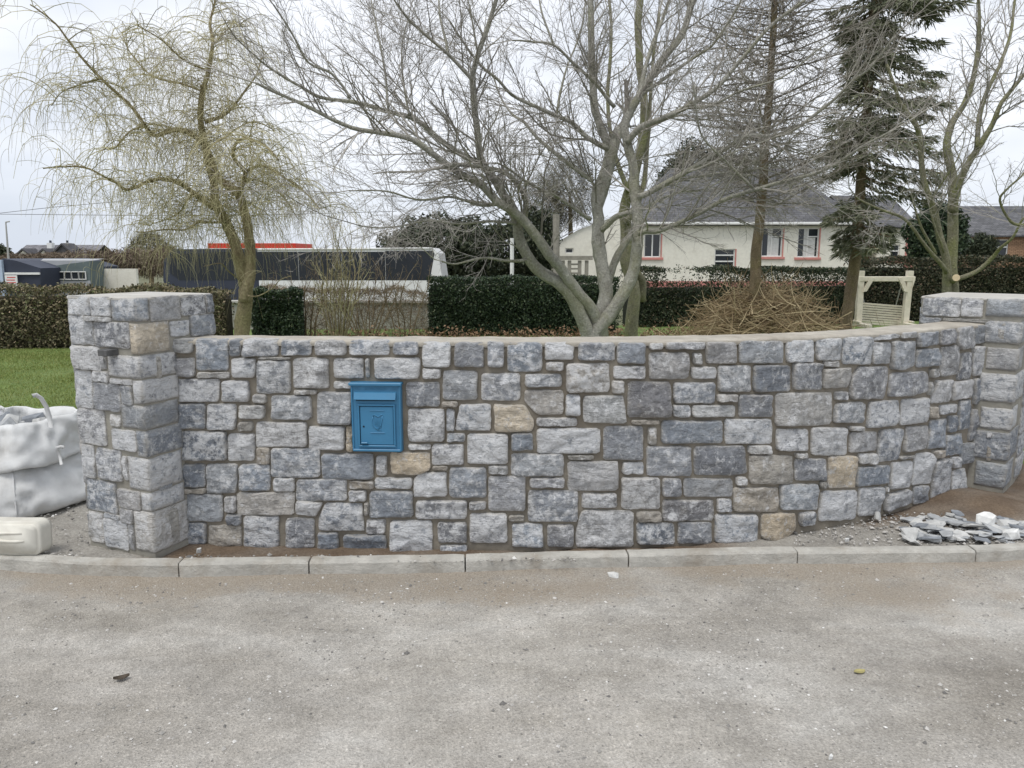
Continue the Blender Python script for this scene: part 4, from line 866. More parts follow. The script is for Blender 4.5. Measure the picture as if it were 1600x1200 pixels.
# --- right-hand forked tree
YR = 10.8
TR = Tree('bare_tree', 'forked mossy bare tree with a sawn-off limb behind the right pillar', (at_Y(1487, 527, YR).x, YR, 0), M['mossy'], M['beech_twig'], 61)
Q = TR.limb
Q([(1490, 560), (1488, 460), (1488, 400), (1490, 340), (1489, 283), (1480, 233), (1487, 193), (1510, 153), (1527, 83), (1530, 30), (1526, -20)], .135, .02, YR, YR + .3)
Q([(1480, 470), (1478, 410), (1470, 375), (1460, 333), (1444, 283), (1437, 217), (1427, 190), (1407, 160), (1400, 140), (1385, 100)], .085, .02, YR - .1, YR - .7)
Q([(1489, 330), (1494, 300), (1507, 267), (1530, 230), (1550, 193), (1564, 160), (1594, 123), (1630, 80)], .085, .02, YR, YR - .5)
Q([(1527, 232), (1534, 167), (1554, 117), (1577, 60), (1587, -10)], .05, .02, YR - .2, YR + .5)
Q([(1478, 425), (1472, 415), (1445, 382), (1417, 345), (1390, 332), (1360, 320), (1337, 307)], .045, .01, YR - .2, YR - 1.2); Q([(1462, 397), (1440, 355), (1427, 320)], .03, .012, YR - .3, YR - .8)
Q([(1490, 438), (1525, 425), (1550, 402), (1562, 387), (1582, 370), (1600, 340)], .05, .015, YR - .1, YR - .8); Q([(1430, 200), (1450, 190), (1440, 170)], .02, .01, YR - .5, YR - .9)
Q([(1640, 360), (1600, 352), (1580, 345), (1562, 315), (1572, 297), (1600, 270)], .03, .012, YR - 1.2, YR - 1.6); Q([(1475, 395), (1455, 330), (1470, 290), (1500, 240)], .02, .01, YR - .3, YR - .9)
cut = at_Y(1494, 434, YR - .3); TR.t.tube([at_Y(1485, 440, YR), cut], [.05, .05], 10, True, 0)
PR = dict(PB, sp0=.10, len0=(.5, 1.3), sp=(.10, .10), wig=(.17, .19, .2), zmin=2.0, ang0=(30, 65)); TR.sprout(PR); TR.done()
dm = MB(); dm.tube([cut - Vector((0, .0, 0)), cut + (cut - at_Y(1485, 440, YR)).normalized() * .006], .047, 12); dm.build('sawn_face', simple('sawn_wood', (.62, .50, .33), .1, 30, .8, .2), TR.root)

# --- evergreen conifer
YE = 14.5
TE = Tree('conifer_tree', 'tall dark evergreen conifer with level drooping boughs behind the swing seat', (at_Y(1338, 527, YE).x, YE, 0), M['larch'], M['needle'], 71, None)
TE.limb([(1316, 600), (1322, 510), (1337, 397), (1345, 283), (1354, 183), (1362, 67), (1372, -20), (1380, -160)], .17, .06, YE, YE, 9, False)
re_ = random.Random(9); gq = np.random.default_rng(9); quads = []
ext = np.array([(-200, 1335, 1420), (-120, 1318, 1450), (-40, 1322, 1475), (10, 1300, 1505), (40, 1322, 1488), (75, 1352, 1470), (125, 1345, 1475), (190, 1302, 1485), (220, 1285, 1490), (262, 1300, 1480), (300, 1312, 1450), (330, 1276, 1425), (360, 1300, 1400), (395, 1298, 1395)], float)
tx = lambda y: float(np.interp(y, [-160, -20, 67, 183, 283, 397], [1380, 1372, 1362, 1354, 1347, 1342]))
def bough(p0, p1, spread, dens):
    n = 8; pts = [p0.lerp(p1, i / n) + Vector((0, 0, -.16 * math.sin(i / n * 2.6) * (p1 - p0).length * .5 + re_.gauss(0, .02))) for i in range(n + 1)]
    TE.t.tube(pts, [.028 * (1 - .8 * i / n) + .004 for i in range(n + 1)], 5, False)
    ax = (p1 - p0); L = ax.length; ax.normalize(); sd = ax.cross(Vector((0, 0, 1))).normalized(); m = int(dens * L)
    for _ in range(m):
        t = re_.random() ** .7; i = min(n - 1, int(t * n)); c = pts[i].lerp(pts[i + 1], t * n - i); o_ = re_.uniform(-1, 1) * spread * L * (1.05 - .75 * t) * .55
        c = c + sd * o_ + Vector((0, 0, -abs(o_) * .25 + re_.gauss(0, .03)))
        d = (ax * re_.uniform(.2, 1) + sd * (1 if o_ > 0 else -1) * re_.uniform(.2, 1) + Vector((0, 0, re_.uniform(-.7, .15)))).normalized(); q = Vector((re_.gauss(0, 1), re_.gauss(0, 1), re_.gauss(0, 1))).cross(d).normalized() * re_.uniform(.009, .019); e = d * re_.uniform(.10, .22)
        quads.extend((c - q, c + e * .5 - q * .8, c + e, c + q))
for i in range(140):
    y = -200 + 595 * (i + re_.random()) / 140; lx_ = float(np.interp(y, ext[:, 0], ext[:, 1])); rx_ = float(np.interp(y, ext[:, 0], ext[:, 2])); cx = tx(y)
    if 268 < y < 318 and re_.random() < .55: continue
    if 338 < y < 362 and re_.random() < .7: continue
    a = re_.uniform(0, 2 * math.pi); ca = math.cos(a); half = (cx - lx_) if ca < 0 else (rx_ - cx); l = half * YE / F * re_.uniform(.7, 1.05); p0 = at_Y(cx, y - 14, YE)
    p1 = p0 + Vector((ca * l, math.sin(a) * max(l, .9), -.12 * l - .12)); bough(p0, p1, .72, 200)
qa = np.array([q[:] for q in quads]); TE.t.build('trunk', TE.tm, TE.root, None, True); fastquads('crown', qa, 4, M['needle'], TE.root, WL[TE.root.name][:])
# ================================================================ HEDGES AND SHRUBS
gh = np.random.default_rng(17)
def rand_quads(P, size, rng, asp=.55, flat=0.0):
    n = len(P); a = rng.normal(0, 1, (n, 3)); a /= np.linalg.norm(a, axis=1)[:, None]; b = np.cross(a, rng.normal(0, 1, (n, 3))); b /= np.linalg.norm(b, axis=1)[:, None]
    s = (size * rng.uniform(.6, 1.3, n))[:, None]; a = a * s; b = b * s * asp
    return np.stack([P - a * .5, P + b * .5, P + a * .5, P - b * .5], 1).reshape(-1, 3)
M['hedge_dark'] = leafmat('evergreen_leaf', [(0, (.018, .030, .018)), (.55, (.040, .066, .034)), (.9, (.07, .10, .05)), (1, (.14, .165, .09))], .45)
M['hedge_mixed'] = leafmat('winter_hedge_leaf', [(0, (.08, .08, .05)), (.4, (.17, .155, .09)), (.7, (.24, .19, .12)), (.88, (.15, .18, .075)), (1, (.38, .29, .20))], .7)
M['hedge_brownish'] = leafmat('brownish_hedge_leaf', [(0, (.022, .033, .02)), (.55, (.05, .07, .036)), (.85, (.085, .10, .055)), (1, (.19, .15, .10))], .5)
M['hedge_dull'] = leafmat('dull_hedge_leaf', [(0, (.03, .036, .022)), (.6, (.065, .07, .04)), (.85, (.10, .095, .055)), (1, (.17, .115, .08))], .6)
M['hedge_core'] = simple('hedge_inner', (.022, .026, .016), .5, 9, .95, .8, .05)
M['core_brown'] = simple('hedge_inner_brown', (.065, .055, .035), .5, 9, .95, .8, .05)
M['litter'] = leafmat('dead_leaf_litter', [(0, (.10, .065, .04)), (.6, (.24, .15, .09)), (1, (.36, .25, .16))], .8)
M['brown_twig'] = twigmat('brown_twig', [(0, (.10, .075, .05)), (.6, (.20, .155, .10)), (1, (.33, .27, .18))])
def hedge(name, label, A, B, ztop, depth, n, size, mat, core, asp=.55, gaps=(), bumpy=.09, zb=.0):
    """A, B: plan ends of the hedge's front line; leaves crowd towards the front, back and top faces of an uneven clipped body"""
    A, B = Vector(A), Vector(B); Lh = (B - A).length; t = (B - A) / Lh; nn = Vector((-t.y, t.x))
    if nn.y < 0: nn = -nn
    root = tag(empty(name, (*((A + B) / 2), zb)), label, 'hedge')
    u = gh.uniform(0, Lh, n); w = gh.uniform(0, 1, n); pick = gh.uniform(0, 1, n); inn = np.abs(gh.normal(0, .05, n))
    v = np.where(pick < .62, inn, np.where(pick < .74, depth - inn, w * depth)); z = np.where(pick < .74, gh.uniform(0, 1, n) ** .9, 1 - inn / ztop)
    top = np.array([ztop * (1 + bumpy * noise.fractal(Vector((x * 1.4, 0, A.x)), 1, 2, 4)) for x in u]); fr = np.array([.10 * noise.fractal(Vector((x * 1.5, zz * 2, 4 + A.x)), 1, 2, 3) for x, zz in zip(u, z)])
    keep = np.ones(n, bool)
    for g0, g1, zc in gaps: keep &= ~((u > g0) & (u < g1) & (z * top > zc) & (gh.uniform(0, 1, n) < .93))
    P = np.stack([A.x + t.x * u + nn.x * (v + fr), A.y + t.y * u + nn.y * (v + fr), zb + z * top + gh.normal(0, .015, n)], 1)[keep]
    fastquads('foliage', rand_quads(P, size, gh, asp), 4, mat, root, WL[root.name][:])
    if core:
        mb = MB(); c = (A + B) / 2 + nn * (depth / 2 + .04); lo = min([zc for *_, zc in gaps] + [ztop]) * .86
        mb.box((c.x, c.y, zb + lo / 2), (Lh * .985, depth * .62, lo), math.atan2(t.y, t.x), .06); mb.build('inner_growth', core, root)
    return root
def XY(px, Y): return ((px - 800) / F * Y * 1.0, Y)
hedge('mixed_hedge', 'brown and green clipped winter hedge along the lawn left of the pillar', (-11.5, 13.2), XY(352, 13.7), 1.08, .8, 24000, .055, M['hedge_mixed'], M['core_brown'], bumpy=.12)
hedge('evergreen_hedge', 'dense dark evergreen hedge between the willow and the grey tree', XY(668, 15.6), XY(968, 15.9), 1.20, .9, 34000, .05, M['hedge_dark'], M['hedge_core'], bumpy=.03)
hedge('evergreen_hedge', 'dark evergreen hedge in front of the cream house with a ragged gap', XY(985, 17.6), XY(1345, 18.6), 1.36, .9, 36000, .055, M['hedge_brownish'], M['hedge_core'], gaps=((.85, 1.9, 1.05),), bumpy=.06)
hedge('evergreen_hedge', 'mixed dark hedge behind the swing seat and the right pillar', XY(1338, 19.2), XY(1720, 19.6), 1.56, .9, 34000, .06, M['hedge_dull'], M['hedge_core'], bumpy=.06)
hedge('evergreen_clump', 'dark clipped evergreen clump beside the willow trunk', XY(392, 13.8), XY(474, 14.0), .98, .7, 9000, .05, M['hedge_dark'], M['hedge_core'], bumpy=.25)
# dead leaves along the foot of the hedges
n = 5000; u = gh.uniform(470, 1330, n); Yh = np.interp(u, [470, 660, 1000, 1330], [14.6, 15.2, 15.6, 17.6]) - np.abs(gh.normal(0, .5, n)); P = np.stack([(u - 800) / F * Yh, Yh, .03 + np.abs(gh.normal(0, .10, n))], 1)
tag(stuff(fastquads('leaf_litter', rand_quads(P, .06, gh), 4, M['litter'])), 'brown dead leaves heaped along the foot of the evergreen hedge', 'leaf litter')
# bare deciduous shrubs in the thin stretch of hedge
PS = dict(levels=3, seg=(.12, .1, .09), wig=(.16, .2, .2), up=(.05, .04, .03), sp=(.12, .12), ang=(25, 60), ratio=(.3, .55), rmin=.0035, sp0=.10, ang0=(25, 60), len0=(.3, .65), r0=.012, zmin=.25, bias=.3)
for i, (x, Y, lab, sd) in enumerate(((486, 14.6, 'bare shrub with two straight stems in front of the grey boundary wall', 5), (572, 14.9, 'bare shrub with many stems fanning out beside the grey boundary wall', 6), (632, 15.0, 'thin bare shrub next to the dense evergreen hedge', 7), (447, 14.7, 'bare shrub growing over the dark evergreen clump', 8), (524, 15.1, 'low bare brown shrub between the two stemmed ones', 9))):
    T = Tree('bare_shrub', lab, (*XY(x, Y), 0), M['larch'], M['brown_twig'], sd, 'bare shrubs in the thin hedge'); T.root['category'] = 'shrub'
    k = (3, 11, 5, 4, 5)[i]
    for q in range(k):
        f = (q / max(1, k - 1) - .5); wsp = (26, 95, 60, 60, 50)[i]
        T.limb([(x + f * 18, 540), (x + f * wsp * .6, 500), (x + f * wsp * .9 + T.r.uniform(-6, 6), 470), (x + f * wsp + T.r.uniform(-8, 8), 446)], .034 if i == 0 else .02, .009, Y, Y + T.r.uniform(-.3, .3), 6, True, .03)
    T.sprout(PS); T.done()
hedge('twig_hedge', 'low leafless brown hedge in front of the grey boundary wall', XY(405, 15.2), XY(668, 15.5), .98, .7, 9000, .16, M['brown_twig'], None, asp=.05, bumpy=.2)
# yellow willowy shrub right of the willow
TY = Tree('willow_shrub', 'yellow twiggy shrub between the willow and the evergreen hedge', (*XY(530, 13.2), 0), M['willow'], M['withe'], 88, None); TY.root['category'] = 'shrub'
for q in range(9):
    x = 505 + q * 7; TY.limb([(530 + (q - 4) * 1.5, 540), (520 + (q - 4) * 6 + 8, 480), (x, 420), (x - 8 + TY.r.uniform(-14, 14), 350 + abs(q - 4) * 9)], .022, .007, 13.2, 13.2 + TY.r.uniform(-.5, .5), 6)
TY.sprout(dict(PS, len0=(.25, .6), sp0=.10, zmin=.5, up=(.02, -.03, -.05))); TY.done()
# heap of cut branches
YB = 13.2; bp = tag(empty('brush_pile', (*XY(1192, YB), 0)), 'heap of cut brown branches on the lawn beside the swing seat', 'brush pile'); mb = MB(); rb = random.Random(2)
cx_, hwB = XY(1192, YB)[0], 1.36
def mound_z(x, y): q = ((x - cx_) / hwB) ** 2 + ((y - YB) / 1.0) ** 2; return 1.08 * max(0, 1 - q) ** .6
for i in range(2300):
    x = cx_ + rb.gauss(0, .55) * hwB; y = YB + rb.gauss(0, .45); z = mound_z(x, y) * rb.uniform(.35, 1.02)
    a = rb.uniform(0, 6.28) if rb.random() < .4 else rb.choice((0, math.pi)) + rb.gauss(0, .5); d = Vector((math.cos(a), math.sin(a) * .7, rb.gauss(0, .22))).normalized(); L = rb.uniform(.25, 1.0); p = Vector((x, y, max(.02, z))) - d * L / 2; pts = [p]; cv = rb.gauss(0, .2)
    for k in range(6):
        d = (d + Vector((rb.gauss(0, .1), rb.gauss(0, .1), cv + rb.gauss(0, .06)))).normalized(); p = p + d * L / 6; p.z = max(.02, p.z); pts.append(p)
    r = rb.uniform(.003, .010); mb.tube(pts, [r * (1 - .1 * k) for k in range(7)], 3, False)
M['brush'] = twigmat('cut_branches', [(0, (.17, .12, .07)), (.5, (.33, .25, .145)), (1, (.52, .43, .27))]); stuff(mb.build('branches', M['brush'], bp))

# ================================================================ SWING SEAT
M['pale_wood'] = simple('pale_timber', (.70, .645, .53), .12, 9, .75, .3, .004, (.45, .39, .26, .4))
M['chain'] = simple('chain_steel', (.42, .42, .40), .2, 40, .5, 0)
YS = 18.0; sw = tag(empty('swing_seat', (*XY(1377, YS), 0)), 'pale timber garden swing seat hanging in its frame by the hedge', 'swing seat')
xl, xr = XY(1341, YS)[0], XY(1414, YS)[0]; zb_ = at_Y(1377, 436, YS).z; zt_ = at_Y(1377, 423, YS).z; sxx = XY(1377, YS)[0]
for x, ln in ((xl, 1), (xr, -1)):
    for yo in (0,):
        mb = MB(); mb.prism([(x - .065, YS + yo - .06, 0), (x + .065, YS + yo - .06, 0), (x + .065, YS + yo + .06, 0), (x - .065, YS + yo + .06, 0)], (ln * (-.02 if yo == 0 else 0), 0, zt_ if yo == 0 else zb_)); mb.build('post', M['pale_wood'], sw)
    mb = MB(); mb.box((x, YS, .05), (.12, 1.2, .10), 0, .01); mb.build('foot', M['pale_wood'], sw)
    mb = MB(); mb.prism([(x + ln * .02, YS - .085, zb_ - .30), (x + ln * .11, YS - .085, zb_ - .30 + .02), (x + ln * .27, YS - .085, zb_ + .02), (x + ln * .17, YS - .085, zb_ + .05)], (0, .07, 0)); mb.build('brace', M['pale_wood'], sw)
    mb = MB(); mb.prism([(x - ln * .07, YS - .075, zb_ - .22), (x - ln * .12, YS - .075, zb_ - .02), (x - ln * .06, YS - .075, zb_ + .03)], (0, .07, 0)); mb.build('side_brace', M['pale_wood'], sw)
mb = MB(); mb.bb(xl - .13, xr + .13, YS - .07, YS + .03, zb_ - .055, zb_ + .06, .01); mb.build('top_beam', M['pale_wood'], sw)
bz1 = at_Y(1385, 478, YS).z; tiltz = math.tan(R(-4.5))
for i in range(12):
    zz = bz1 - i * .056; w0 = .60 + .006 * i; mb = MB(); c = sxx + .17 - i * .011; mb.box((c, YS + .30 - i * .012, zz), (2 * w0, .022, .044), 0, .004, 0, R(4.5)); mb.build('back_slat', M['pale_wood'], sw)
for i in range(7): mb = MB(); mb.box((sxx + .02, YS + .24 - i * .062, bz1 - .68), (1.2, .052, .022), 0, .003); mb.build('seat_slat', M['pale_wood'], sw)
for sx_ in (-.62, .62): mb = MB(); mb.box((sxx + .03 + sx_, YS + .1, bz1 - .36), (.06, .6, .035), 0, .006); mb.build('arm_rest', M['pale_wood'], sw)
for x0, x1 in ((1343, 1352), (1409, 1399)): mb = MB(); mb.tube([at_Y(x0, 444, YS + .1), at_Y(x1, 480, YS + .35)], .011, 6); mb.build('chain', M['chain'], sw)

# ================================================================ CREAM HOUSE
M['render'] = simple('cream_render', (.80, .775, .68), .06, 9, .9, .5, .01, (.62, .585, .49, .55))
M['pink'] = simple('pink_paint', (.58, .25, .22), .1, 9, .8, .2, .004, (.42, .2, .17, .4))
M['glass'] = simple('dark_glass', (.03, .035, .04), .2, 3, .08, 0); M['glass'].node_tree.nodes['Principled BSDF'].inputs['Specular IOR Level'].default_value = .5
M['white'] = simple('white_paint', (.76, .76, .74), .05, 9, .5, .1, .003, (.55, .54, .5, .4)); M['curtain'] = simple('curtain', (.62, .62, .60), .1, 12, .9, .1)
M['dark_in'] = simple('dark_room', (.02, .018, .016), .3, 4, .9, 0); M['brown_door'] = simple('brown_door', (.20, .14, .085), .2, 8, .7, .2)
def slate(name, c, bw=.3, rh=.16):
    m, t, b = nodes(name, .75); tcn = N(t, 'ShaderNodeTexCoord'); br_ = N(t, 'ShaderNodeTexBrick'); br_.inputs['Scale'].default_value = 1; br_.inputs['Brick Width'].default_value = bw; br_.inputs['Row Height'].default_value = rh; br_.inputs['Mortar Size'].default_value = .012
    br_.inputs['Color1'].default_value = (*[x * .8 for x in c], 1); br_.inputs['Color2'].default_value = (*[x * 1.3 for x in c], 1); br_.inputs['Mortar'].default_value = (*[x * .45 for x in c], 1); t.links.new(tcn.outputs['UV'], br_.inputs['Vector'])
    cc = mix(t, 1.0, br_.outputs[0], ramp(t, noise_n(t, posco(t), 1.3, 8, .7), [(.3, .7), (.7, 1.35)]), 'MULTIPLY'); t.links.new(cc, b.inputs['Base Color']); bump(t, b, br_.outputs[1], -.4, .02); return m
M['slate'] = slate('roof_slate', (.105, .105, .11)); M['slate_brown'] = slate('roof_tile_grey', (.17, .165, .175)); M['brick'] = slate('red_brick', (.30, .185, .115), .225, .075)
def uv_planar(o, ux, uy):
    uvl = o.data.uv_layers.new(name='UVMap'); ux, uy = Vector(ux), Vector(uy)
    for l in o.data.loops: p = o.data.vertices[l.vertex_index].co; uvl.data[l.index].uv = (p.dot(ux), p.dot(uy))
def wall_panel(name, x0, x1, z0, z1, Y, ops, mat, parent, rev=.18):
    xs = sorted({x0, x1, *[v for o in ops for v in o[:2]]}); zs_ = sorted({z0, z1, *[v for o in ops for v in o[2:4]]}); mb = MB()
    for a, b in zip(xs, xs[1:]):
        for c, d in zip(zs_, zs_[1:]):
            if any(o[0] <= (a + b) / 2 <= o[1] and o[2] <= (c + d) / 2 <= o[3] for o in ops): continue
            mb.add([(a, Y, c), (b, Y, c), (b, Y, d), (a, Y, d)], [(0, 1, 2, 3)])
    for a, b, c, d in [o[:4] for o in ops]:
        for P, Q in (((a, c), (b, c)), ((b, c), (b, d)), ((b, d), (a, d)), ((a, d), (a, c))): mb.add([(P[0], Y, P[1]), (Q[0], Y, Q[1]), (Q[0], Y + rev, Q[1]), (P[0], Y + rev, P[1])], [(0, 1, 2, 3)])
    o = mb.build(name, mat, parent); return o
def window(parent, a, b, c, d, Y, kind, sill=True, fm=None):
    fm = fm or M['white']; fr = MB(); w = .05
    for bx in ((a, a + w, c, d), (b - w, b, c, d), (a + w, b - w, c, c + w), (a + w, b - w, d - w, d)): fr.bb(bx[0], bx[1], Y + .06, Y + .13, bx[2], bx[3], .005)
    wn_ = fr.build('window', fm, parent); pm = MB(); pm.bb(a + w, b - w, Y + .11, Y + .12, c + w, d - w); pm.build('pane', M['glass'], wn_)
    if kind == 'open':
        m_ = a + (b - a) * .46; mu = MB(); mu.bb(m_, m_ + .05, Y + .05, Y + .10, c + w, d - w); mu.bb(m_ + .05, b - w, Y + .05, Y + .10, d - .42, d - .37); mu.build('mullion', fm, wn_)
        cu_ = MB(); cu_.bb(m_ + .06, b - .14, Y + .098, Y + .105, c + w, d - .44); cu_.build('curtain', M['curtain'], wn_)
        cu_ = MB(); cu_.bb(a + .30, m_, Y + .098, Y + .105, c + w, d - w); cu_.build('curtain', M['curtain'], wn_)
    elif kind == 'bars':
        for k in (1, 2): mu = MB(); zz = c + (d - c) * k / 3; mu.bb(a + w, b - w, Y + .05, Y + .10, zz - .03, zz + .03); mu.build('glazing_bar', fm, wn_)
    elif kind == 'mid': mu = MB(); m_ = (a + b) / 2; mu.bb(m_ - .03, m_ + .03, Y + .05, Y + .10, c + w, d - w); mu.build('mullion', fm, wn_)
    elif kind == 'top': mu = MB(); m_ = c + (d - c) * .6; mu.bb(a + w, b - w, Y + .05, Y + .10, m_ - .035, m_ + .035); mu.build('transom', fm, wn_)
    if sill: sl = MB(); sl.bb(a - .12, b + .12, Y - .08, Y + .05, c - .12, c - .005, .01); sl.build('sill', M['pink'], wn_)
YH = 36.0; PX = lambda x, Y=YH: (x - 800) / F * Y * 1.0
def hx(x, y, Y=YH): p = at_Y(x, y, Y); return p.x, p.z
house = tag(empty('cream_house', (PX(1170), YH, 0)), 'long cream rendered house with grey slate roof and pink sills behind the trees', 'house')
x0, _ = hx(990, 400); x1, _ = hx(1345, 400); _, ze = hx(1150, 346); ops = []
for a, b, c, d, k in ((1006, 1033, 402, 365, 'mid'), (1116, 1149, 418, 389, 'bars'), (1189, 1224, 401, 356, 'open'), (1245, 1281, 402, 356, 'open')):
    ax, az = hx(a, c); bx_, bz = hx(b, d); ops.append((ax, bx_, az, bz, k))
w1 = wall_panel('front_wall', x0, x1, -.2, ze, YH, ops, M['render'], house)
for o in ops:
    window(house, *o[:4], YH, o[4], o[4] != 'bars')
    mb = MB(); mb.bb(o[1] + .0, o[1] + .06, YH - .012, YH + .02, o[2], o[3]); mb.build('reveal_strip', M['pink'], house)
mb = MB(); mb.bb(x0, x1, YH - .03, YH + .02, -.2, .47); mb.build('plinth', M['pink'], house)
mb = MB(); mb.add([(x0, YH, -.2), (x0, YH + 8, -.2), (x0, YH + 8, ze), (x0, YH, ze)], [(0, 1, 2, 3)]); mb.add([(x1, YH, -.2), (x1, YH + 8, -.2), (x1, YH + 8, ze), (x1, YH, ze)], [(3, 2, 1, 0)]); mb.add([(x0, YH + 8, -.2), (x1, YH + 8, -.2), (x1, YH + 8, ze), (x0, YH + 8, ze)], [(0, 1, 2, 3)]); mb.build('end_walls', M['render'], house)
def roof(x0, x1, Ya, Yr, za, zr, parent, mat, hip=0.0, ov=.25):
    mb = MB(); s = (zr - za) / (Yr - Ya); Yf = Ya - ov; zf = za - s * ov + .06
    mb.add([(x0 - .2, Yf, zf), (x1 + .2, Yf, zf), (x1 + .2 - hip, Yr, zr), (x0 - .2 + hip, Yr, zr), (x0 - .2, Yf, zf - .09), (x1 + .2, Yf, zf - .09)], [(0, 1, 2, 3), (4, 5, 1, 0)])
    Yb = 2 * Yr - Ya + ov; mb.add([(x0 - .2, Yb, zf), (x1 + .2, Yb, zf), (x1 + .2 - hip, Yr, zr), (x0 - .2 + hip, Yr, zr)], [(1, 0, 3, 2)])
    if hip: mb.add([(x0 - .2, Yf, zf), (x0 - .2 + hip, Yr, zr), (x0 - .2, Yb, zf), (x1 + .2, Yf, zf), (x1 + .2 - hip, Yr, zr), (x1 + .2, Yb, zf)], [(0, 1, 2), (5, 4, 3)])
    o = mb.build('roof', mat, parent); sl = math.hypot(1, s); uv_planar(o, (1, 0, 0), (0, 1 / sl * sl * .5, s * .5 / sl + .5)); return o
roof(x0, x1, YH, YH + 4, ze, ze + 2.8, house, M['slate'], 2.6)
mb = MB(); mb.bb(x0 - .2, x1 + .2, YH - .36, YH - .24, ze - .16, ze - .04, .02); mb.build('gutter', M['white'], house)
xa, _ = hx(868, 400); zl_, zr_ = hx(870, 380)[1], hx(900, 358)[1]
a_, az = hx(884, 396); b_, bz = hx(897, 391); wing_ops = [(a_, b_, az, bz + .1)]
wall_panel('wing_wall', xa, x0 - .001, -.2, zl_, YH + .4, [(a_, b_, az, min(bz + .1, zl_ - .05))], M['render'], house); window(house, a_, b_, az, min(bz + .1, zl_ - .05), YH + .4, 'plain', False)
mb = MB(); mb.add([(xa, YH + .4, zl_), (x0, YH + .4, zl_), (x0, YH + .4, zr_ + .9), (xa + 1.1, YH + .4, zr_)], [(0, 1, 2, 3)]); mb.build('wing_gable', M['render'], house)
mb = MB(); mb.add([(xa - .15, YH + .3, zl_), (xa + 1.1, YH + .3, zr_ + .05), (x0, YH + .3, zr_ + .95), (x0, YH + 5, zr_ + .95), (xa + 1.1, YH + 5, zr_ + .05), (xa - .15, YH + 5, zl_)], [(0, 1, 4, 5), (1, 2, 3, 4)]); uv_planar(mb.build('wing_roof', M['slate'], house), (0, 1, 0), (1, 0, .5))
# set-back right end with porch recess and pink corner
YP = YH + 1.2; xb, _ = hx(1345, 400, YP); xc, _ = hx(1424, 400, YP); zp = hx(1390, 352, YP)[1]; d0_, dz0_ = hx(1343, 416, YP); d1_, dz1_ = hx(1371, 384, YP); wa, wz = hx(1390, 407, YP); wb, wz2 = hx(1407, 382, YP)
wall_panel('porch_wall', x1 + .001, xc, -.2, zp, YP, [(d0_ if d0_ > x1 + .05 else x1 + .06, d1_, -.2, dz1_), (wa, wb, wz, wz2)], M['render'], house, .8); window(house, wa, wb, wz, wz2, YP, 'top')
mb = MB(); mb.bb(x1 + .02, d1_ + .05, YP + .75, YP + .8, -.2, dz1_ + .05); mb.build('door', M['brown_door'], house)
mb = MB(); mb.bb(xc - .32, xc + .03, YP - .03, YP + .3, -.2, zp); mb.build('pink_corner', M['pink'], house)
roof(x1 + .3, xc, YP, YP + 3, zp, zp + 1.6, house, M['slate'])
# timber pergola by the wing
M['grey_wood'] = simple('weathered_timber', (.27, .255, .215), .2, 8, .9, .3, .006)
YG = 27.0; pg = tag(empty('pergola', (PX(898, YG), YG, 0)), 'small weathered timber pergola against the left wing of the cream house', 'pergola')
for x in (880, 890, 906, 917): mb = MB(); a, zt2 = hx(x, 407, YG); mb.bb(a - .06, a + .06, YG, YG + .12, -.15, zt2); mb.build('post', M['grey_wood'], pg)
for yo in (0, .5): mb = MB(); a, zt2 = hx(876, 404, YG); b_, _ = hx(926, 404, YG); mb.bb(a, b_, YG - .05 + yo, YG + .05 + yo, zt2 - .05, zt2 + .09); mb.build('beam', M['grey_wood'], pg)
for k in range(4): mb = MB(); a, zt2 = hx(890, 413 + k * 7, YG); b_, _ = hx(906, 413, YG); mb.bb(a + .06, b_ - .06, YG + .03, YG + .06, zt2 - .03, zt2 + .03); mb.build('lattice_bar', M['grey_wood'], pg)
# brick house far right
YK = 42.0; bh = tag(empty('brick_house', (PX(1560, YK), YK, 0)), 'brown brick house with slate roof at the right edge behind the forked tree', 'house')
ax, _ = hx(1498, 400, YK); bx_ = ax + 9; _, zz = hx(1550, 366, YK); wa, wz = hx(1553, 404, YK); wb, wz2 = hx(1577, 374, YK)
o = wall_panel('front_wall', ax, bx_, -.2, zz, YK, [(wa, wb, wz, wz2)], M['brick'], bh); uv_planar(o, (1, 0, 0), (0, 0, 1)); window(bh, wa, wb, wz, wz2, YK, 'top', False)
mb = MB(); mb.add([(ax, YK, -.2), (ax, YK + 7, -.2), (ax, YK + 7, zz), (ax, YK, zz)], [(0, 1, 2, 3)]); uv_planar(mb.build('side_wall', M['brick'], bh), (0, 1, 0), (0, 0, 1)); roof(ax, bx_, YK, YK + 3.6, zz, zz + 1.7, bh, M['slate'], 1.8)

# ================================================================ LEFT BACKGROUND: boundary wall, coach, canopy, sheds, far house
M['block'] = simple('grey_block_wall', (.40, .39, .355), .14, 3, .95, .5, .01, (.26, .24, .2, .6))
bw = tag(empty('boundary_wall', (*XY(560, 17.3), 0)), 'low grey rendered boundary wall behind the bare shrubs', 'wall'); mb = MB(); mb.bb(-7.5, -1.4, 17.2, 17.42, -.3, at_Y(560, 474, 17.2).z); mb.build('wall_body', M['block'], bw); mb = MB(); zc_2 = at_Y(560, 474, 17.2).z; mb.bb(-7.55, -1.35, 17.15, 17.47, zc_2, zc_2 + .06, .01); mb.build('coping', M['block'], bw)
M['coach_white'] = simple('coach_white', (.78, .78, .77), .04, 2, .35, 0, .001, (.6, .59, .56, .4)); M['tint'] = simple('tinted_glass', (.03, .034, .042), .2, 1, .3, 0); M['tyre'] = simple('tyre_rubber', (.02, .02, .02), .2, 20, .9, .2)
YC = 26.0; ZC = -1.33; cl, cr_ = PX(262, YC), PX(691, YC); zt3 = at_Y(560, 387, YC).z; zw1 = at_Y(560, 392, YC).z; zw0 = at_Y(560, 438, YC).z
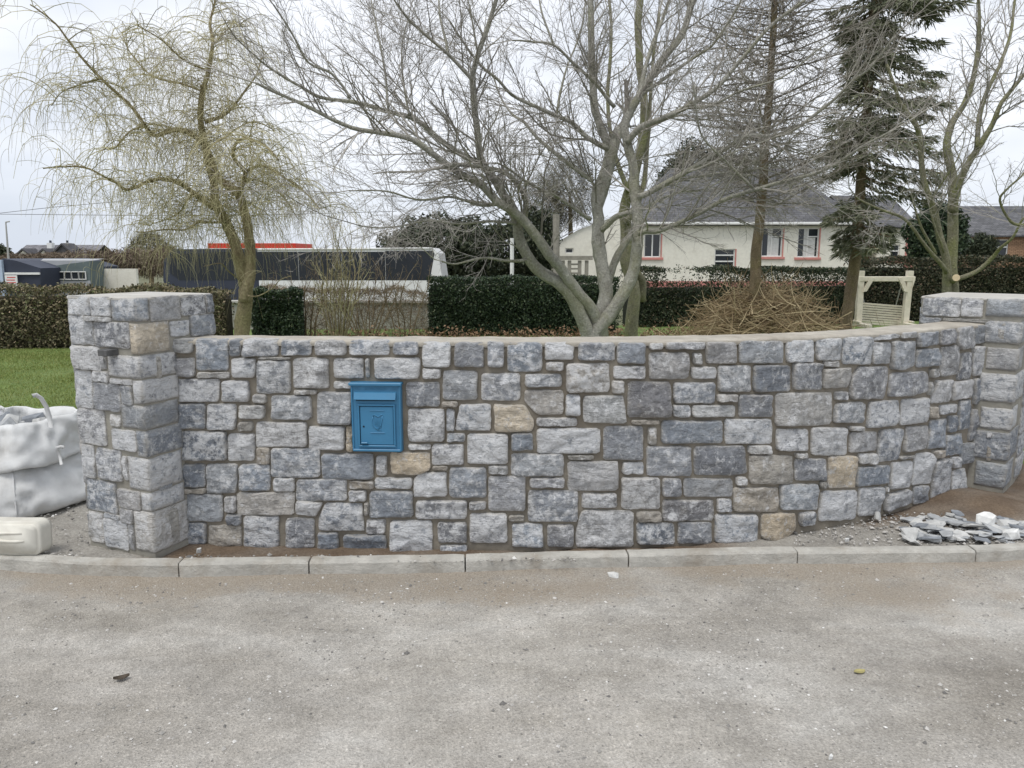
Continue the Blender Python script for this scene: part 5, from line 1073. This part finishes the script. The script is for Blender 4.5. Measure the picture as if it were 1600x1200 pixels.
coach = tag(empty('coach', ((cl + cr_) / 2, YC + 1.25, ZC)), 'long white coach with dark tinted windows parked beyond the bare shrubs', 'coach')
def side_prof(y): return [(cl + .25, y, ZC + .35), (cr_ - .05, y, ZC + .35), (cr_ + .03, y, zw0), (cr_ - .10, y, zt3 - .18), (cr_ - .30, y, zt3), (cl + .35, y, zt3 - .05), (cl + .02, y, zt3 - .4), (cl - .05, y, zw0)]
M['anth'] = simple('dark_cladding', (.045, .052, .075), .15, 1, .6, .2); xm = PX(408, YC); SP = side_prof(YC); mb = MB(); mb.prism([(max(p[0], xm), p[1], p[2]) for p in (SP[0], SP[1], SP[2], SP[3], SP[4], SP[5])], (0, 2.5, 0)); mb.build('body', M['coach_white'], coach)
mb = MB(); mb.prism([SP[0], (xm - .004, YC, ZC + .35), (xm - .004, YC, zt3 - .03), SP[5], SP[6], SP[7]], (0, 2.5, 0)); mb.build('front_section', M['anth'], coach)
wl, wr = cl + .15, cr_ - .42; nW = 6
for k in range(nW):
    a = wl + (wr - wl) * k / nW + .005; b_ = wl + (wr - wl) * (k + 1) / nW - .005; mb = MB()
    if k == 0: P = [(a + .35, YC - .004, zw0), (b_, YC - .004, zw0), (b_, YC - .004, zw1 - .07), (a + .12, YC - .004, zw1 - .10), (a, YC - .004, zw1 - .3), (a + .06, YC - .004, zw0 + .22)]
    elif k == nW - 1: P = [(a, YC - .004, zw0), (b_ - .06, YC - .004, zw0), (b_ + .06, YC - .004, zw0 + .16), (b_ + .20, YC - .004, zw1 - .08), (b_ + .14, YC - .004, zw1), (a, YC - .004, zw1)]
    else: P = [(a, YC - .004, zw0), (b_, YC - .004, zw0), (b_, YC - .004, zw1 - .03), (a, YC - .004, zw1 - .03)]
    mb.prism(P, (0, .03, 0)); mb.build('window', M['tint'], coach)
mb = MB(); mb.tube([Vector((xm, YC - .01, zt3 - .06)), Vector((cr_ - .32, YC - .01, zt3 - .02))], .03, 6); mb.build('roof_rail', M['coach_white'], coach)
for x in (cl + 1.6, cr_ - 2.4):
    for y in (YC + .1, YC + 2.1): mb = MB(); mb.tube([Vector((x, y, ZC + .5)), Vector((x, y + .3, ZC + .5))], .5, 20); wh = mb.build('wheel', M['tyre'], coach)
M['red'] = simple('red_canopy', (.62, .045, .03), .08, 2, .5, .05); M['grey_roof'] = simple('pale_grey_roof', (.36, .37, .38), .1, 1, .7, .2)
YF = 70.0; cn = tag(empty('forecourt_canopy', (PX(395, YF), YF + 3, -1.33)), 'flat red forecourt canopy on posts seen behind the willow', 'canopy'); a, z1_ = hx(324, 380, YF); b_, z0_ = hx(462, 390, YF)
mb = MB(); mb.bb(a, b_, YF, YF + 6, z0_ + .12, z1_, .02); mb.build('red_fascia', M['red'], cn); mb = MB(); mb.bb(a - .1, b_ + .1, YF - .1, YF + 6.1, z0_ - .12, z0_ + .12); mb.build('white_soffit', M['white'], cn)
for x in (a + 1, b_ - 1):
    for y in (YF + 1, YF + 5): mb = MB(); mb.bb(x - .15, x + .15, y - .15, y + .15, -1.35, z0_ - .11); mb.build('post', M['white'], cn)
# dark shed with a sign
YD = 45.0; sh = tag(empty('dark_shed', (PX(25, YD), YD, -1.33)), 'dark blue clad shed with sloping roof edge at the left edge', 'shed'); P = [hx(3, 404, YD), hx(24, 407, YD), hx(63, 419, YD), hx(64, 458, YD), hx(3, 458, YD)]
mb = MB(); mb.prism([(p[0], YD, max(p[1], -1.33)) for p in P], (0, 9, 0)); mb.build('walls', M['anth'], sh); a, z0_ = hx(9, 429, YD); b_, z1_ = hx(63, 425, YD); mb = MB(); mb.bb(a, b_, YD - .12, YD - .02, z0_, z0_ + .12); mb.build('white_trim', M['white'], sh)
a, z0_ = hx(-6, 450, YD); b_, z1_ = hx(5, 406, YD); mb = MB(); mb.bb(a, b_, YD - .2, YD + 1, -1.33, z1_); mb.build('corner_cladding', simple('pale_blue_cladding', (.42, .50, .60), .1, 2, .6, .1), sh)
sg = tag(empty('sign_board', (PX(17, YD), YD - .3, 0)), 'white notice board with red lines on the dark shed', 'sign'); a, z0_ = hx(9, 448, YD - .3); b_, z1_ = hx(26, 430, YD - .3); mb = MB(); mb.bb(a, b_, YD - .3, YD - .25, z0_, z1_); mb.build('board', M['white'], sg)
for k in range(4): mb = MB(); zz = z1_ - .1 - k * .15; mb.bb(a + .08 + .05 * (k == 0), b_ - .08 - .05 * (k % 2), YD - .312, YD - .3, zz - .045, zz); mb.build('red_line', M['red'], sg)
# window-fronted unit
YU = 47.0; un = tag(empty('workshop', (PX(100, YU), YU, -1.33)), 'low workshop with a row of white framed windows and pale grey roof', 'building'); P = [hx(64, 419, YU), hx(100, 413, YU), hx(141, 408, YU), hx(141, 460, YU), hx(64, 460, YU)]
mb = MB(); mb.prism([(p[0], YU, max(-1.33, p[1])) for p in P], (0, 1.6, 0)); mb.build('walls', simple('green_grey_cladding', (.12, .15, .15), .2, 1, .7, .2), un)
P = [hx(24, 407, YU), hx(141, 407, YU), hx(66, 419, YU)]; mb = MB(); mb.prism([(p[0], YU + .3, p[1]) for p in P], (0, 1.4, .1)); mb.build('roof', M['grey_roof'], un)
for k in range(6): a, z0_ = hx(68 + k * 11.2, 437, YU); b_, z1_ = hx(68 + k * 11.2 + 11, 424, YU); window(un, a, b_, z0_, z1_, YU - .16, 'plain', False)
a, z0_ = hx(64, 447, YU); b_, z1_ = hx(141, 438, YU); mb = MB(); mb.bb(a, b_, YU - .03, YU + .02, z0_ - .6, z1_ - .02); mb.build('lower_panel', M['grey_roof'], un)
# far dormer house
YZ = 110.0; fh_ = tag(empty('far_house', (PX(78, YZ), YZ, -1.33)), 'far grey-roofed house with two chimneys and white dormer gables', 'house'); a, zr3 = hx(16, 382, YZ); b_, _ = hx(138, 382, YZ); _, ze3 = hx(70, 404, YZ)
mb = MB(); mb.bb(a, b_, YZ, YZ + 8, -1.33, ze3); mb.build('walls', M['render'], fh_); roof(a, b_, YZ, YZ + 4, ze3, zr3, fh_, M['slate_brown'])
for x in (61, 88): mb = MB(); cx2, z0_ = hx(x, 390, YZ); _, z1_ = hx(x, 379, YZ); mb.bb(cx2 - .35, cx2 + .35, YZ + 2.5, YZ + 3.3, z0_ - .6, z1_); ch = mb.build('chimney', M['white'], fh_); mb = MB(); mb.tube([Vector((cx2, YZ + 2.9, z1_)), Vector((cx2, YZ + 2.9, z1_ + .35))], .16, 8); mb.build('chimney_pot', M['anth'], ch)
for x, w_, dn in ((36, 9, 398), (68, 9, 398), (98, 15, 397)):
    cx2, zb3 = hx(x, dn, YZ - .6); _, zt4 = hx(x, dn - 14 if w_ > 10 else dn - 7, YZ - .6); hwid = w_ * YZ / F; mb = MB(); mb.prism([(cx2 - hwid, YZ - .5, zb3 - .1), (cx2 + hwid, YZ - .5, zb3 - .1), (cx2, YZ - .5, zt4)], (0, 3, 0)); mb.build('dormer_gable', M['render'] if w_ < 10 else M['slate_brown'], fh_)
    for sgn in (-1, 1): mb = MB(); mb.prism([(cx2 + sgn * (hwid + .3), YZ - .75, zb3 - .25), (cx2 + sgn * (hwid + .3), YZ - .75, zb3 - .02), (cx2, YZ - .75, zt4 + .28), (cx2, YZ - .75, zt4 + .03)], (0, 3.2, 0)); mb.build('dormer_roof', M['slate_brown'], fh_)
# cream boundary wall in the distance
YQ = 52.0; a, z0_ = hx(152, 446, YQ); b_, z1_ = hx(212, 420, YQ); mb = MB(); mb.bb(a, b_, YQ, YQ + .3, -1.33, z1_); o = mb.build('garden_wall', M['render']); tag(o, 'short cream garden wall in the distance left of the willow', 'wall')
# street lamp and overhead cables
YA = 60.0; sl_ = tag(empty('street_lamp', (*XY(13, YA), -1.33)), 'thin grey street lamp standing above the far houses', 'street lamp'); mb = MB(); a = at_Y(13, 400, YA); top = at_Y(9, 347, YA); mb.tube([Vector((a.x, YA, -1.33)), a, top], [.09, .08, .05], 8); mb.build('pole', M['chain'], sl_); mb = MB(); mb.tube([top, at_Y(15, 346, YA)], .05, 6); lh = mb.build('lamp_head', M['chain'], sl_)
M['cable'] = simple('cable', (.12, .12, .13), .1, 4, .7, 0)
for i, (P, lab) in enumerate((([(-60, 334), (100, 335.5), (250, 337), (420, 336), (620, 330)], 'lower overhead cable crossing the sky behind the willow'), ([(-60, 340), (0, 333), (80, 324), (160, 317), (300, 304)], 'upper overhead cable climbing to the right behind the willow'))):
    mb = MB(); mb.tube([at_Y(x, y, 55 + i) for x, y in P], .018, 5); tag(mb.build('overhead_cable', M['cable']), lab, 'cable')
# poles by the hedge
mb = MB(); mb.tube([Vector((PX(800, 24), 24, -1.35)), at_Y(800, 372, 24)], .06, 8); tag(mb.build('metal_post', M['white']), 'thin pale metal post above the dark hedge left of the grey tree', 'post')
mb = MB(); mb.tube([Vector((PX(869, 30), 30, -.5)), at_Y(869, 335, 30)], .13, 8); tag(mb.build('timber_pole', M['grey_wood']), 'grey timber pole beside the left wing of the cream house', 'pole')

# ================================================================ BACKGROUND TREES AND THICKETS
M['far_green'] = leafmat('far_evergreen', [(0, (.02, .03, .018)), (.6, (.05, .062, .035)), (1, (.095, .105, .06))], .6); M['far_brown'] = leafmat('far_brown_twigs', [(0, (.10, .075, .055)), (.6, (.19, .145, .105)), (1, (.28, .23, .17))], .8); M['far_olive'] = leafmat('far_olive_twigs', [(0, (.06, .06, .04)), (.6, (.125, .115, .075)), (1, (.2, .185, .13))], .8)
def leaf_tree(name, label, blobs, Y, n, size, mat, asp, zbase, cat='tree', group='trees beyond the hedge', trunk=True):
    root = tag(empty(name, (PX(blobs[0][0], Y), Y, zbase)), label, cat, group); allP = []; wsum = sum(b[2] * b[3] for b in blobs)
    for x, y, rx_, ry_ in blobs:
        c = at_Y(x, y, Y); m = int(n * rx_ * ry_ / wsum); d = gh.normal(0, 1, (m, 3)); d /= np.linalg.norm(d, axis=1)[:, None]; rad = gh.uniform(.25, 1, m) ** .45
        k = np.array([1 + .32 * noise.fractal(Vector(v) * 2.2 + Vector((x, y, 0)), 1, 2, 4) for v in d]); s = Y / F
        allP.append(np.array(c) + d * (rad * k)[:, None] * np.array([rx_ * s, rx_ * s * .8, ry_ * s]))
    P = np.concatenate(allP); P = P[P[:, 2] > zbase]; fastquads('crown', rand_quads(P, size, gh, asp), 4, mat, root, WL[root.name][:])
    if trunk:
        mb = MB(); c = at_Y(blobs[0][0], blobs[0][1], Y); mb.tube([Vector((c.x, Y, zbase)), Vector((c.x + .1, Y, (c.z + zbase) / 2)), Vector((c.x, Y, c.z))], [.22, .17, .08], 7); mb.build('trunk', M['larch'], root)
leaf_tree('evergreen_tree', 'broad dark domed evergreen beyond the coach', [(690, 392, 82, 56), (640, 402, 50, 45), (740, 400, 45, 48)], 32, 26000, .16, M['far_green'], .5, -1.33)
leaf_tree('evergreen_tree', 'dark rounded evergreen just left of the cream house', [(800, 395, 52, 55), (842, 380, 34, 55)], 34, 16000, .16, M['far_green'], .5, -1.0)
leaf_tree('evergreen_tree', 'dark evergreen crown rising above the slate roof', [(1082, 262, 36, 40), (1060, 290, 40, 40), (1110, 290, 36, 36)], 62, 12000, .26, M['far_green'], .5, 0)
leaf_tree('evergreen_tree', 'dark evergreen close behind the forked tree', [(1462, 372, 46, 56)], 31, 16000, .16, M['hedge_dark'], .45, 0)
leaf_tree('evergreen_tree', 'loose green shrub in front of the brick house wall', [(1532, 392, 24, 26)], 33, 5000, .2, M['far_green'], .2, 0)
leaf_tree('bare_tree', 'hazy bare brown tree behind the left wing of the house', [(890, 300, 42, 60), (850, 330, 36, 50)], 50, 9000, .55, M['far_olive'], .05, 0)
leaf_tree('bare_tree', 'twiggy bare tree above the end of the slate roof', [(1160, 275, 60, 40), (1240, 280, 60, 34)], 58, 9000, .55, M['far_olive'], .05, 0)
leaf_tree('bare_tree', 'small bushy tree standing behind the far brown thicket', [(232, 385, 30, 24), (262, 398, 22, 16)], 64, 5000, .4, M['far_olive'], .12, -1.33)
for i, (x, rx_, lab) in enumerate(((165, 60, 'brown winter thicket in front of the far grey house'), (230, 55, 'brown winter thicket left of the willow trunk'), (60, 60, 'low brown thicket behind the dark shed'))):
    leaf_tree('brown_thicket', lab, [(x - 25, 412 - (i == 2) * 6, rx_ * .8, (22, 24, 9)[i]), (x + 25, 410 - (i == 2) * 6, rx_ * .8, (20, 24, 9)[i])], 58 if i < 2 else 62, 7000, .4, M['far_brown'], .12, -1.33, 'thicket', 'brown thickets in the distance', False)
leaf_tree('far_tree', 'grey-green far tree at the left edge', [(-6, 395, 22, 12)], 120, 2500, .5, M['far_green'], .5, -1.33)
